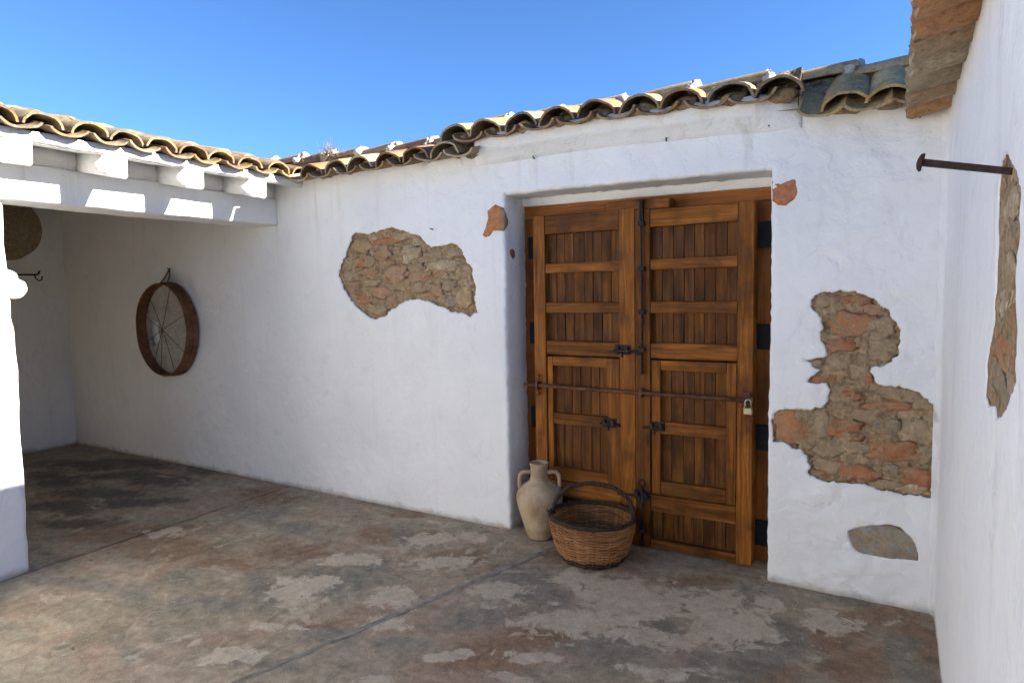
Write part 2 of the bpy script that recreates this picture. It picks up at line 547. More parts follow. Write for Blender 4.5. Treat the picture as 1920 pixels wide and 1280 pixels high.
EARTH = m_plain('dry_earth', (0.22, 0.17, 0.12), 0.95, 0, 3)

# ---- measured outlines (metres): holes in the plaster, stones, marks on the floor
HOLE_A = [(-3.541, 2.083), (-3.485, 2.066), (-3.411, 2.064), (-3.337, 2.07), (-3.247, 2.077), (-3.184, 2.097), (-3.107, 2.072), (-3.022, 2.046), (-2.939, 2.028), (-2.903, 2.0), (-2.867, 1.963), (-2.819, 1.936), (-2.771, 1.932), (-2.707, 1.944), (-2.636, 1.947), (-2.59, 1.935), (-2.56, 1.899), (-2.539, 1.855), (-2.517, 1.816), (-2.48, 1.784), (-2.477, 1.747), (-2.468, 1.69), (-2.454, 1.628), (-2.467, 1.579), (-2.457, 1.522), (-2.436, 1.469), (-2.497, 1.451), (-2.566, 1.46), (-2.643, 1.479), (-2.721, 1.505), (-2.801, 1.531), (-2.882, 1.558), (-2.957, 1.567), (-3.033, 1.566), (-3.112, 1.54), (-3.183, 1.507), (-3.238, 1.466), (-3.293, 1.439), (-3.367, 1.425), (-3.431, 1.439), (-3.504, 1.48), (-3.559, 1.523), (-3.615, 1.573), (-3.66, 1.63), (-3.705, 1.702), (-3.732, 1.759), (-3.718, 1.823), (-3.665, 1.898), (-3.633, 1.953), (-3.592, 2.013), (-3.571, 2.054)]
HOLE_B = [(-0.37, 1.54), (-0.35, 1.561), (-0.302, 1.574), (-0.245, 1.575), (-0.18, 1.576), (-0.125, 1.557), (-0.075, 1.526), (-0.025, 1.475), (0.007, 1.424), (0.025, 1.378), (0.03, 1.328), (0.019, 1.266), (-0.011, 1.224), (-0.046, 1.204), (-0.091, 1.2), (-0.081, 1.149), (-0.067, 1.113), (-0.017, 1.109), (0.053, 1.099), (0.113, 1.083), (0.156, 1.05), (0.174, 1.021), (0.179, 0.971), (0.185, 0.911), (0.183, 0.84), (0.19, 0.8), (0.177, 0.748), (0.187, 0.688), (0.18, 0.625), (0.177, 0.568), (0.117, 0.57), (0.048, 0.575), (-0.024, 0.581), (-0.079, 0.594), (-0.134, 0.597), (-0.2, 0.599), (-0.267, 0.595), (-0.336, 0.603), (-0.376, 0.625), (-0.362, 0.661), (-0.378, 0.714), (-0.403, 0.739), (-0.439, 0.758), (-0.49, 0.775), (-0.548, 0.775), (-0.543, 0.821), (-0.554, 0.865), (-0.539, 0.923), (-0.513, 0.953), (-0.441, 0.959), (-0.351, 0.96), (-0.303, 0.991), (-0.279, 1.025), (-0.28, 1.074), (-0.285, 1.111), (-0.344, 1.103), (-0.388, 1.117), (-0.344, 1.141), (-0.325, 1.169), (-0.35, 1.189), (-0.395, 1.226), (-0.326, 1.23), (-0.292, 1.246), (-0.298, 1.299), (-0.323, 1.352), (-0.314, 1.395), (-0.329, 1.448), (-0.364, 1.502)]
BRICK_A = [(-2.34, 2.144), (-2.277, 2.184), (-2.214, 2.153), (-2.215, 2.008), (-2.298, 2.013), (-2.322, 1.972), (-2.356, 1.966), (-2.384, 1.985), (-2.354, 2.041), (-2.335, 2.096)]
BRICK_A_SIDE = [(-0.009, 2.151), (0.048, 2.072), (0.028, 2.033), (-0.011, 2.006)]
BRICK_B = [(-0.564, 2.156), (-0.516, 2.142), (-0.457, 2.159), (-0.443, 2.117), (-0.434, 2.08), (-0.464, 2.047), (-0.498, 2.027), (-0.532, 2.03), (-0.563, 2.055)]
BRICK_C = [(0.098, 1.899), (0.126, 1.876), (0.125, 1.838), (0.086, 1.817), (0.046, 1.859), (0.06, 1.883)]
HOLE_C = [(-0.18, 0.346), (-0.126, 0.374), (-0.056, 0.396), (-0.004, 0.411), (0.048, 0.407), (0.086, 0.373), (0.112, 0.333), (0.126, 0.29), (0.128, 0.255), (0.077, 0.247), (0.026, 0.239), (-0.035, 0.238), (-0.106, 0.237), (-0.142, 0.248), (-0.16, 0.271), (-0.17, 0.306)]
HOLE_D = [(-1.85, 1.883), (-1.943, 1.847), (-2.013, 1.813), (-2.071, 1.78), (-2.081, 1.742), (-2.092, 1.697), (-2.08, 1.653), (-2.078, 1.609), (-2.097, 1.564), (-2.13, 1.509), (-2.116, 1.455), (-2.125, 1.42), (-2.089, 1.393), (-2.052, 1.364), (-1.98, 1.331), (-1.88, 1.298), (-1.843, 1.32), (-1.708, 1.304), (-1.654, 1.325), (-1.679, 1.37), (-1.653, 1.408), (-1.707, 1.465), (-1.759, 1.513), (-1.764, 1.568), (-1.772, 1.612), (-1.774, 1.677), (-1.751, 1.732), (-1.744, 1.787), (-1.749, 1.84), (-1.76, 1.871)]
STONES_A = [(-3.233, 2.0, 0.149, 0.02, 'r'), (-3.49, 1.973, 0.098, 0.052, 'o'), (-3.263, 1.921, 0.071, 0.051, 'p'), (-3.51, 1.853, 0.052, 0.038, 'R'), (-3.425, 1.86, 0.046, 0.041, 't'), (-3.012, 1.889, 0.109, 0.056, 'c'), (-3.164, 1.756, 0.109, 0.057, 'p'), (-2.712, 1.799, 0.133, 0.038, 'c'), (-3.424, 1.777, 0.109, 0.024, 'p'), (-3.625, 1.749, 0.082, 0.039, 't'), (-3.41, 1.694, 0.101, 0.027, 't'), (-3.58, 1.678, 0.057, 0.036, 'p'), (-3.313, 1.617, 0.09, 0.041, 'p'), (-3.49, 1.575, 0.079, 0.035, 'R'), (-3.346, 1.494, 0.1, 0.038, 't'), (-2.934, 1.729, 0.091, 0.03, 'p'), (-2.965, 1.795, 0.067, 0.026, 'g'), (-2.781, 1.628, 0.056, 0.045, 'p'), (-2.676, 1.664, 0.062, 0.038, 't'), (-2.555, 1.567, 0.072, 0.069, 'o'), (-2.527, 1.742, 0.042, 0.05, 't'), (-2.646, 1.885, 0.078, 0.032, 't'), (-3.074, 2.03, 0.118, 0.029, 't'), (-2.937, 1.65, 0.108, 0.036, 't'), (-2.664, 1.549, 0.07, 0.038, 'g'), (-2.805, 1.866, 0.072, 0.038, 't'), (-3.132, 1.668, 0.069, 0.027, 'o'), (-3.64, 1.834, 0.058, 0.042, 't')]
STONES_B = [(-0.161, 1.532, 0.068, 0.031, 'R'), (-0.177, 1.417, 0.1, 0.057, 'r'), (-0.231, 1.303, 0.07, 0.03, 'R'), (-0.059, 1.388, 0.053, 0.052, 't'), (-0.048, 1.28, 0.062, 0.052, 't'), (-0.316, 1.528, 0.033, 0.034, 't'), (-0.079, 1.485, 0.049, 0.029, 'p'), (-0.23, 1.216, 0.052, 0.043, 't'), (-0.145, 1.177, 0.045, 0.047, 't'), (-0.103, 1.142, 0.016, 0.039, 'R'), (-0.18, 1.046, 0.046, 0.026, 'R'), (-0.006, 1.003, 0.096, 0.023, 'R'), (0.019, 1.069, 0.095, 0.028, 't'), (0.115, 1.032, 0.046, 0.041, 't'), (-0.205, 0.869, 0.079, 0.045, 'r'), (-0.113, 0.952, 0.068, 0.034, 't'), (-0.022, 0.908, 0.057, 0.047, 'g'), (0.109, 0.894, 0.068, 0.056, 't'), (-0.306, 0.882, 0.044, 0.066, 't'), (0.007, 0.785, 0.102, 0.047, 'r'), (0.146, 0.785, 0.032, 0.051, 't'), (-0.27, 0.76, 0.072, 0.042, 't'), (-0.138, 0.783, 0.051, 0.027, 't'), (-0.144, 0.653, 0.092, 0.043, 'R'), (0.001, 0.684, 0.04, 0.031, 'g'), (0.115, 0.668, 0.06, 0.043, 'R'), (-0.278, 0.677, 0.067, 0.036, 't'), (0.091, 0.597, 0.065, 0.023, 'c'), (-0.033, 0.608, 0.063, 0.025, 't'), (-0.466, 0.864, 0.076, 0.09, 'r'), (-0.34, 1.208, 0.027, 0.019, 't'), (-0.329, 1.125, 0.037, 0.021, 'R'), (-0.245, 0.99, 0.043, 0.027, 't')]
STONES_D = [(-1.915, 1.832, 0.112, 0.031, 't'), (-1.933, 1.762, 0.125, 0.036, 'c'), (-1.933, 1.699, 0.119, 0.031, 't'), (-1.934, 1.63, 0.125, 0.036, 't'), (-1.936, 1.561, 0.13, 0.035, 'c'), (-1.873, 1.461, 0.12, 0.028, 'r'), (-2.067, 1.482, 0.049, 0.056, 'R'), (-1.895, 1.381, 0.149, 0.036, 'g'), (-2.044, 1.396, 0.057, 0.028, 'c')]
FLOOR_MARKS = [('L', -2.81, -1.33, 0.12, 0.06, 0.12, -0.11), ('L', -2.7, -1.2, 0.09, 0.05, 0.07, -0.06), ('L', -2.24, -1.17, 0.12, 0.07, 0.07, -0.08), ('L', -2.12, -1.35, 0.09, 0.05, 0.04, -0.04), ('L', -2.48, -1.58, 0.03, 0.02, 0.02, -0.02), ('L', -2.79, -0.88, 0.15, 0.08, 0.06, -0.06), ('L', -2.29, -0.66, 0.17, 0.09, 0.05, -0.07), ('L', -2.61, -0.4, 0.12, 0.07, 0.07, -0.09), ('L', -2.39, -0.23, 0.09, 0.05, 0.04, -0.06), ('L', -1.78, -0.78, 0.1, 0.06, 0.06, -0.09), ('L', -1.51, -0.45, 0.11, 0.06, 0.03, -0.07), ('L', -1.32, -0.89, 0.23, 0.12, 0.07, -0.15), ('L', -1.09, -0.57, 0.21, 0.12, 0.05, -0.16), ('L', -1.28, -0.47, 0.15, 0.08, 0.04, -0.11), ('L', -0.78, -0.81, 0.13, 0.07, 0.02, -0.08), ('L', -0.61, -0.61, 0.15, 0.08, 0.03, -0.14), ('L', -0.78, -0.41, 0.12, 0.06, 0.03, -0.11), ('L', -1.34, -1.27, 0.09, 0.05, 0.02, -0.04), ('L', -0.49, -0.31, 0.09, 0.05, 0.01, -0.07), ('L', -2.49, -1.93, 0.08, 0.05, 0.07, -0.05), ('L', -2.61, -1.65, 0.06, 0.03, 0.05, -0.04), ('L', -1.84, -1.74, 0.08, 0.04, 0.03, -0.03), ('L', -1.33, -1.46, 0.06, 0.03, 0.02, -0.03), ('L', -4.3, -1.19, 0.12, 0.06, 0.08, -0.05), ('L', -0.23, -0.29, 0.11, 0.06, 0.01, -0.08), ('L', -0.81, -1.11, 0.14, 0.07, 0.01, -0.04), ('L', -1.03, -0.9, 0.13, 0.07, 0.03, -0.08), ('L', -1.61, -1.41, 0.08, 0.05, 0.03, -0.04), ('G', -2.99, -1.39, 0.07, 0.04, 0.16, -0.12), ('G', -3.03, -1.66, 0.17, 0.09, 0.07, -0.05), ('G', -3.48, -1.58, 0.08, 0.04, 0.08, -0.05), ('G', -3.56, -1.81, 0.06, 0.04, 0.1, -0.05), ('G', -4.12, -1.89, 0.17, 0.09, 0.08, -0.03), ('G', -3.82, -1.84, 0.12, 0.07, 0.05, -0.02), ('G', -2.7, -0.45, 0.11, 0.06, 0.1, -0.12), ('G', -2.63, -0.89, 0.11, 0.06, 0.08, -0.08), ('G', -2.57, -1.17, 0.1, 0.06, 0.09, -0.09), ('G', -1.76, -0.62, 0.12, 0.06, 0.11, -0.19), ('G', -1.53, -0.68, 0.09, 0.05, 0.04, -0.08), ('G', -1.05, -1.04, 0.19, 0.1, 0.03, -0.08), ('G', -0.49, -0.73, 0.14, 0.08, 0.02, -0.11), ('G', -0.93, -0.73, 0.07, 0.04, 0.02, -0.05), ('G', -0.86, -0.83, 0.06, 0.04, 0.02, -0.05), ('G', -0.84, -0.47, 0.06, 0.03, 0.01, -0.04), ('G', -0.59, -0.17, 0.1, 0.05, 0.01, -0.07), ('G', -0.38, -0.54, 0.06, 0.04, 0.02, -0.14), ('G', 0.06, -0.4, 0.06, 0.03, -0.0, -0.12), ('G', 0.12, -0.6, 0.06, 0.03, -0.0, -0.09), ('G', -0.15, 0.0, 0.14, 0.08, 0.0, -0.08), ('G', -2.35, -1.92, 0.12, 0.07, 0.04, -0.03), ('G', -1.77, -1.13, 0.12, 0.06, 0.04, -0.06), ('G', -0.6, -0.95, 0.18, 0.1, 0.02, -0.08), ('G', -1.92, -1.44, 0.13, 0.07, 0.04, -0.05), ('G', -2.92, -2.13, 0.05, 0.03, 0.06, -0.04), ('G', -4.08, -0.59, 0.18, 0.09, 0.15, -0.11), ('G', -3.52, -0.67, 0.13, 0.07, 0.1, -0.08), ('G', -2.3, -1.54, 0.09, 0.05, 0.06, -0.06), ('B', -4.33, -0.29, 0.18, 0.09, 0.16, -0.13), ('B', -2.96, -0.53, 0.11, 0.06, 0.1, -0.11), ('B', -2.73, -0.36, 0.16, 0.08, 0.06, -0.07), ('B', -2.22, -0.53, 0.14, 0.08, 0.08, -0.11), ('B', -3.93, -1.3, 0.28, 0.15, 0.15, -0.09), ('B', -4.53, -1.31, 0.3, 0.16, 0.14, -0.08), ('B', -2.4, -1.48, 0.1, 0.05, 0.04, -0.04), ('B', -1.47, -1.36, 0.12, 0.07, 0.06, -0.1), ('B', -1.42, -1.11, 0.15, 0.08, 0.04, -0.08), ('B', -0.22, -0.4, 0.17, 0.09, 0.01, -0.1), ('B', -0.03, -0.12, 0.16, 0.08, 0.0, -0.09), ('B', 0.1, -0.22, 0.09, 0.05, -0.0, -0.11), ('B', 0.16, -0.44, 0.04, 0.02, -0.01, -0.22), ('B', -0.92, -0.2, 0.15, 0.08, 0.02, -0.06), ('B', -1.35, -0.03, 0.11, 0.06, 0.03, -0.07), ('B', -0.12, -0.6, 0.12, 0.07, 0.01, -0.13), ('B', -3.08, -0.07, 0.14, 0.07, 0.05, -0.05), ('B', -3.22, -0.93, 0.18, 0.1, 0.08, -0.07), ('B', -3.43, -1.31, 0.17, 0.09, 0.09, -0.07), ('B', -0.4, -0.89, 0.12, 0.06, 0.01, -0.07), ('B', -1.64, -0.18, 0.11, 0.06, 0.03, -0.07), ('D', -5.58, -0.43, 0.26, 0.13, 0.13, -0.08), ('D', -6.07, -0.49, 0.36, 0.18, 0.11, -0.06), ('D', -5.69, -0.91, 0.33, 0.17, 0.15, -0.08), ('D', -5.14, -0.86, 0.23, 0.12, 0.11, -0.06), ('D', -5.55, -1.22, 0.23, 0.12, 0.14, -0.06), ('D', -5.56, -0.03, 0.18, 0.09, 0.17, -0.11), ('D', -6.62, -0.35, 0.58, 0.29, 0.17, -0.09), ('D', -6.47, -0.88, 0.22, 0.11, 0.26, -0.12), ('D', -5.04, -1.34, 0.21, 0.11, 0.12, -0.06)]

# ------------------------------------------------------------------ plaster sheets with openings
def resample(poly, step, jit=0.0, seed=0.0, closed=True):
    out = []
    n = len(poly)
    for i in range(n if closed else n - 1):
        a, b = Vector(poly[i]), Vector(poly[(i + 1) % n])
        m = max(1, int(round((b - a).length / step)))
        for j in range(m):
            p = a.lerp(b, j / m)
            if jit:
                p = p + Vector((nz(p.x * 31 + seed, p.y * 31, 3.1), nz(p.x * 31, p.y * 31 + seed, 9.7))) * jit \
                      + Vector((nz(p.x * 110 + seed, p.y * 110, 1.1), nz(p.x * 110, p.y * 110 + seed, 5.7))) * jit * 0.6
            out.append(p)
    if not closed:
        out.append(Vector(poly[-1]))
    return out

def inside(P, loops):
    """even-odd test of an array of points against closed loops"""
    res = np.zeros(len(P), bool)
    for lp in loops:
        L = np.array([(p[0], p[1]) for p in lp])
        x0, y0 = L[:, 0], L[:, 1]
        x1, y1 = np.roll(x0, -1), np.roll(y0, -1)
        for a, b, c, d in zip(x0, y0, x1, y1):
            if b == d:
                continue
            m = ((P[:, 1] > b) != (P[:, 1] > d)) & (P[:, 0] < (c - a) * (P[:, 1] - b) / (d - b) + a)
            res ^= m
    return res

def edge_dist(P, loops, closed=True):
    best = np.full(len(P), 9.0)
    for lp in loops:
        L = np.array([(p[0], p[1]) for p in lp])
        A, B = (L, np.roll(L, -1, 0)) if closed else (L[:-1], L[1:])
        for a, b in zip(A, B):
            d = b - a
            q = d.dot(d)
            if q < 1e-12:
                continue
            t = np.clip(((P - a) @ d) / q, 0, 1)
            best = np.minimum(best, np.hypot(*(P - a - t[:, None] * d).T))
    return best

def triangulate(loops, extra):
    """triangles of the region bounded by the loops (even-odd); returns points, triangles, loop indices"""
    pts, edges, idx = [], [], []
    for lp in loops:
        o = len(pts)
        pts += [Vector((p[0], p[1])) for p in lp]
        idx.append(list(range(o, o + len(lp))))
        edges += [(o + i, o + (i + 1) % len(lp)) for i in range(len(lp))]
    pts += [Vector((p[0], p[1])) for p in extra]
    v, e, f, ov, oe, of = delaunay_2d_cdt(pts, edges, [], 0, 1e-6)
    back = {}
    for i, l in enumerate(ov):
        for k in l:
            back[k] = i
    V = np.array([(p.x, p.y) for p in v])
    T = np.array([t for t in f if len(t) == 3])
    C = V[T].mean(1)
    T = T[inside(C, loops)]
    return V, T, [[back[i] for i in l] for l in idx]

def grid_points(loops, step, keep_off, seed=1):
    A = np.array([(p[0], p[1]) for p in loops[0]])
    lo, hi = A.min(0), A.max(0)
    rng = np.random.default_rng(seed)
    gx, gy = np.meshgrid(np.arange(lo[0] + step / 2, hi[0], step), np.arange(lo[1] + step / 2, hi[1], step))
    P = np.stack([gx.ravel(), gy.ravel()], 1)
    P += rng.uniform(-0.25, 0.25, P.shape) * step
    P = P[inside(P, loops)]
    return P[edge_dist(P, loops) > keep_off]

def offset_points(loop, dists, loops):
    n = len(loop)
    out = []
    for d in dists:
        for i in range(n):
            t = (Vector(loop[(i + 1) % n]) - Vector(loop[i - 1]))
            if t.length < 1e-9:
                continue
            t.normalize()
            nn = Vector((t.y, -t.x))
            for s in (1, -1):
                q = Vector(loop[i]) + nn * d * s
                out.append((q.x, q.y))
    P = np.array(out)
    P = P[inside(P, loops)]
    return P[edge_dist(P, loops) > min(dists) * 0.75]

def plaster_sheet(name, outline, holes, step, place, relief, mat, parent, lip=0.010, hole_depth=0.05, soft=None, soft_r=0.025, soft_depth=0.0, dense=None):
    """place(u, v, w): plane coordinates and outward offset to a 3-D point"""
    loops = [outline] + holes
    extra = [grid_points(loops, step, step * 0.45)]
    if dense:
        q = grid_points(loops, step * 0.5, step * 0.3, 5)
        extra.append(q[(q[:, 0] > dense[0]) & (q[:, 0] < dense[1])])
    for h in holes:
        extra.append(offset_points(h, (0.005, 0.012), loops))
    if soft:
        lp = [Vector(p) for p in soft]
        q = offset_points(lp, (0.006, 0.014, 0.026), loops)
        extra.append(q)
    V, T, idx = triangulate(loops, np.concatenate(extra))
    dh = edge_dist(V, holes) if holes else np.full(len(V), 9.0)
    ds = edge_dist(V, [soft], False) if soft else np.full(len(V), 9.0)
    W = np.zeros(len(V))
    for i, (u, v) in enumerate(V):
        w = relief(u, v)
        if dh[i] < lip:
            w -= lip - math.sqrt(max(0, lip * lip - (lip - dh[i]) ** 2))
        if ds[i] < soft_r:
            w -= soft_r - math.sqrt(max(0, soft_r * soft_r - (soft_r - ds[i]) ** 2))
        W[i] = w
    verts = [place(u, v, w) for (u, v), w in zip(V, W)]
    faces = [tuple(t) for t in T.tolist()]
    a, b, c = (Vector(verts[i]) for i in faces[0])
    n0 = (b - a).cross(c - a)
    out = Vector(place(0, 0, 1)) - Vector(place(0, 0, 0))
    if n0.dot(out) < 0:
        faces = [f[::-1] for f in faces]
    def wall_of(ids, depth, rows, closed):
        ring = list(ids)
        prev = ring
        for r in range(1, rows + 1):
            cur = []
            for i in ids:
                u, v = V[i]
                w = W[i] + (-depth - W[i]) * r / rows
                j = 0.004 * nz(u * 14 + 3, v * 14, w * 14)
                cur.append(len(verts))
                verts.append(place(u + j, v + j, w))
            m = len(ids)
            for k in range(m if closed else m - 1):
                k2 = (k + 1) % m
                faces.append((prev[k], prev[k2], cur[k2], cur[k]))
            prev = cur
    first = len(faces)
    for l in idx[1:]:
        wall_of(l, hole_depth, 2, True)
    last = len(faces)
    if soft:
        S2 = np.array([(p[0], p[1]) for p in soft])
        ids = []
        for p in S2:
            ids.append(int(np.argmin(np.hypot(*(V - p).T))))
        wall_of(ids, soft_depth, 8, False)
    o = obj(name, mesh_data(name, verts, faces, mat), parent)
    o.data.materials.append(MORTAR)                  # broken edge of the plaster, its earthy tone also standing in for recess shade
    for i in range(first, last):
        o.data.polygons[i].material_index = 1
    bm = bmesh.new()
    bm.from_mesh(o.data)
    bmesh.ops.recalc_face_normals(bm, faces=bm.faces)
    bm.to_mesh(o.data)
    bm.free()
    return o

def blob_geo(c, rx, ry, rz, seed, place=None, sub=2, power=2.6, rough=0.16, rot=0.0):
    """an uneven lump in plane coordinates (u, v, w)"""
    bm = bmesh.new()
    bmesh.ops.create_icosphere(bm, subdivisions=sub, radius=1.0)
    V = []
    for v in bm.verts:
        p = v.co
        s = (abs(p.x) ** power + abs(p.y) ** power + abs(p.z) ** power) ** (1 / power)
        p = p / s
        p = p * (1 + rough * noise.noise(p * 1.7 + Vector((seed, seed * 1.3, 0))) * 1.6 + rough * 0.6 * noise.noise(p * 4.1 + Vector((0, seed, seed))))
        x, y = p.x * rx, p.y * ry
        x, y = x * math.cos(rot) - y * math.sin(rot), x * math.sin(rot) + y * math.cos(rot)
        q = (c[0] + x, c[1] + y, c[2] + p.z * rz)
        V.append(place(*q) if place else q)
    F = [tuple(x.index for x in f.verts) for f in bm.faces]
    bm.free()
    return V, F

TONE = {'r': (0.38, 0.155, 0.068), 'R': (0.34, 0.135, 0.066), 'o': (0.45, 0.315, 0.155), 'p': (0.42, 0.25, 0.15),
        't': (0.36, 0.265, 0.165), 'c': (0.50, 0.40, 0.26), 'g': (0.28, 0.225, 0.16)}

def rubble(parent, hole, stones, place, name='stone_infill', ulim=(-99, 99), depth=0.020, amp=0.012, step=0.009, lim=-0.004, bulge=1.0):
    """mortar behind a hole in the plaster, with its stones"""
    A = np.array(hole)
    lo, hi = A.min(0) - 0.012, A.max(0) + 0.012
    lo[0], hi[0] = max(lo[0], ulim[0]), min(hi[0], ulim[1])
    nu, nv = int((hi[0] - lo[0]) / step) + 2, int((hi[1] - lo[1]) / step) + 2
    V, F = [], []
    for j in range(nv):
        for i in range(nu):
            u = lo[0] + (hi[0] - lo[0]) * i / (nu - 1)
            v = lo[1] + (hi[1] - lo[1]) * j / (nv - 1)
            w = -depth + amp * (1.1 * nz(u * 13, v * 17, 2.0) + 0.8 * nz(u * 38, v * 44, 7.0) + 0.5 * nz(u * 95, v * 95, 4.0))
            V.append(place(u, v, min(w, lim)))
    C = np.array([(lo[0] + (hi[0] - lo[0]) * (i + 0.5) / (nu - 1), lo[1] + (hi[1] - lo[1]) * (j + 0.5) / (nv - 1)) for j in range(nv - 1) for i in range(nu - 1)])
    keep = inside(C, [hole]) | (edge_dist(C, [hole]) < 0.024)
    for j in range(nv - 1):
        for i in range(nu - 1):
            if keep[j * (nu - 1) + i]:
                F.append((j * nu + i, j * nu + i + 1, (j + 1) * nu + i + 1, (j + 1) * nu + i))
    m = obj(name, mesh_data(name, V, F, MORTAR), parent)
    for k, (u, v, a, b, t) in enumerate(stones):
        col = Vector(TONE[t]) * random.uniform(0.85, 1.12)
        brick = t in 'rR'
        g = Geo().add(blob_geo((u, v, -depth - 0.003), a * 1.03, b * 1.03, bulge * random.uniform(0.008, 0.013), k * 3.7 + u * 9, place, 3,
                               3.6 if brick else 3.0, 0.34, random.uniform(-0.12, 0.12)))
        g.build('brick' if brick else 'stone', BRICK if brick else STONE, m, True, tuple(col))
    return m

def flush_piece(name, poly, place, mat, parent, color, proud=0.004, step=0.012):
    lp = resample(poly, 0.008, 0.003, 5.0)
    P = grid_points([lp], step, 0.005)
    V, T, idx = triangulate([lp], P)
    d = edge_dist(V, [lp])
    verts = []
    for (u, v), e in zip(V, d):
        w = proud * min(1, e / 0.008) + 0.004 * nz(u * 40, v * 40, 3.3) * min(1, e / 0.01) + 0.0035 * nz(u * 12, v * 14, 8.0)
        verts.append(place(u, v, w))
    faces = [tuple(t) for t in T.tolist()]
    a, b, c = (Vector(verts[i]) for i in faces[0])
    out = Vector(place(0, 0, 1)) - Vector(place(0, 0, 0))
    if (b - a).cross(c - a).dot(out) < 0:
        faces = [f[::-1] for f in faces]
    back = []
    for i in idx[0]:
        u, v = V[i]
        back.append(len(verts))
        verts.append(place(u, v, -0.03))
    m = len(back)
    for k in range(m):
        faces.append((idx[0][k], idx[0][(k + 1) % m], back[(k + 1) % m], back[k]))
    return obj(name, mesh_data(name, verts, faces, mat), parent, color)

# ------------------------------------------------------------------ ground and floor
g = Geo().add(([(-300, -300, -0.12), (300, -300, -0.12), (300, 300, -0.12), (-300, 300, -0.12)], [(0, 1, 2, 3)])).build('ground', EARTH)
g['kind'] = 'structure'

floor = Geo().add(([(-8.2, -8.5, -0.012), (0.6, -8.5, -0.012), (0.6, 0.6, -0.012), (-8.2, 0.6, -0.012)], [(0, 1, 2, 3)])).build('courtyard_floor', JOINT)
floor['kind'] = 'structure'

def floor_marks(P):
    M = np.zeros((len(P), 4))
    w = np.array([(nz(x * 2.4, y * 2.4, 1.0), nz(x * 2.4, y * 2.4, 6.0)) for x, y in P]) * 0.10
    Q = P + w
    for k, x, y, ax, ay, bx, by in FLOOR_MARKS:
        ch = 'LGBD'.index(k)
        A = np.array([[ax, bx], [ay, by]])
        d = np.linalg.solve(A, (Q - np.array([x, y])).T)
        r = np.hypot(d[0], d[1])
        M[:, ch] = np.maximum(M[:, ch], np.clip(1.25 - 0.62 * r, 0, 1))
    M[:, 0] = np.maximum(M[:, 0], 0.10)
    return M

def slab(loop):
    z0 = 0.0
    P = grid_points([loop], 0.034, 0.012)
    near = (P[:, 1] > -3.2)
    far = ~near & (np.random.default_rng(3).uniform(size=len(P)) < 0.02)
    P = P[near | far]
    V, T, idx = triangulate([loop], P)
    d = edge_dist(V, [loop])
    verts = [(x, y, z0 - 0.004 * max(0, 1 - e / 0.02) + 0.0035 * nz(x * 1.7, y * 1.7, 0.5) - 0.002) for (x, y), e in zip(V, d)]
    faces = [tuple(t) for t in T.tolist()]
    a, b, c = (Vector(verts[i]) for i in faces[0])
    if (b - a).cross(c - a).z < 0:
        faces = [f[::-1] for f in faces]
    back = []
    for i in idx[0]:
        back.append(len(verts))
        verts.append((V[i][0], V[i][1], -0.05))
    m = len(back)
    for k in range(m):
        faces.append((idx[0][k], idx[0][(k + 1) % m], back[(k + 1) % m], back[k]))
    me = mesh_data('slab', verts, faces, FLOOR)
    M = floor_marks(V)
    M = np.concatenate([M, M[idx[0]]])
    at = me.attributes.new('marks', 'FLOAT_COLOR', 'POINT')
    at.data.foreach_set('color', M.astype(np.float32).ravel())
    return obj('slab', me, floor)

def jx(y):
    return -1.784 + 0.2775 * y
JW = 0.013
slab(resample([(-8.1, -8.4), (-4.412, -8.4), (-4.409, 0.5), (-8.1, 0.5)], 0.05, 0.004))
slab(resample([(-4.404, -8.4), (jx(-8.4) - JW, -8.4), (jx(0.5) - JW, 0.5), (-4.401, 0.5)], 0.05, 0.006))
slab(resample([(jx(-8.4) + JW, -8.4), (0.5, -8.4), (0.5, 0.5), (jx(0.5) + JW, 0.5)], 0.05, 0.006))
# the repaired joint: a strip of grey mortar, a little uneven
V, F = [], []
n = 160
for i in range(n + 1):
    y = -8.4 + 8.9 * i / n
    for s in (-1, -0.4, 0.4, 1):
        V.append((jx(y) + s * (JW + 0.006), y, -0.0035 + 0.0025 * nz(y * 6, s * 2, 4.0) - (0.002 if abs(s) == 1 else 0)))
    if i:
        for q in range(3):
            a = (i - 1) * 4 + q
            F.append((a, a + 1, a + 5, a + 4))
obj('joint_strip', mesh_data('joint_strip', V, F, JOINT), floor)

# ------------------------------------------------------------------ the long courtyard wall
wall = thing('courtyard_wall', 'long white plaster wall with bare stone patches and tiled top behind the doors', 'wall', (-2, 0, 0))

def on_wall(u, v, w):
    return (u, -w, v)

def wall_relief(u, v):
    rough = 0.7 + 1.1 * max(0, min(1, (u + 0.45) / 0.15)) * (1 if v < 0.75 else 0.6)
    w = 0.009 * nz(u * 1.1, v * 1.3, 0.3) + 0.007 * nz(u * 3.1, v * 3.4, 5.1) + 0.0025 * nz(u * 8, v * 8, 2.0)
    w += rough * (0.006 * nz(u * 9, v * 11, 7.7) + 0.004 * nz(u * 21, v * 23, 1.7))
    return w

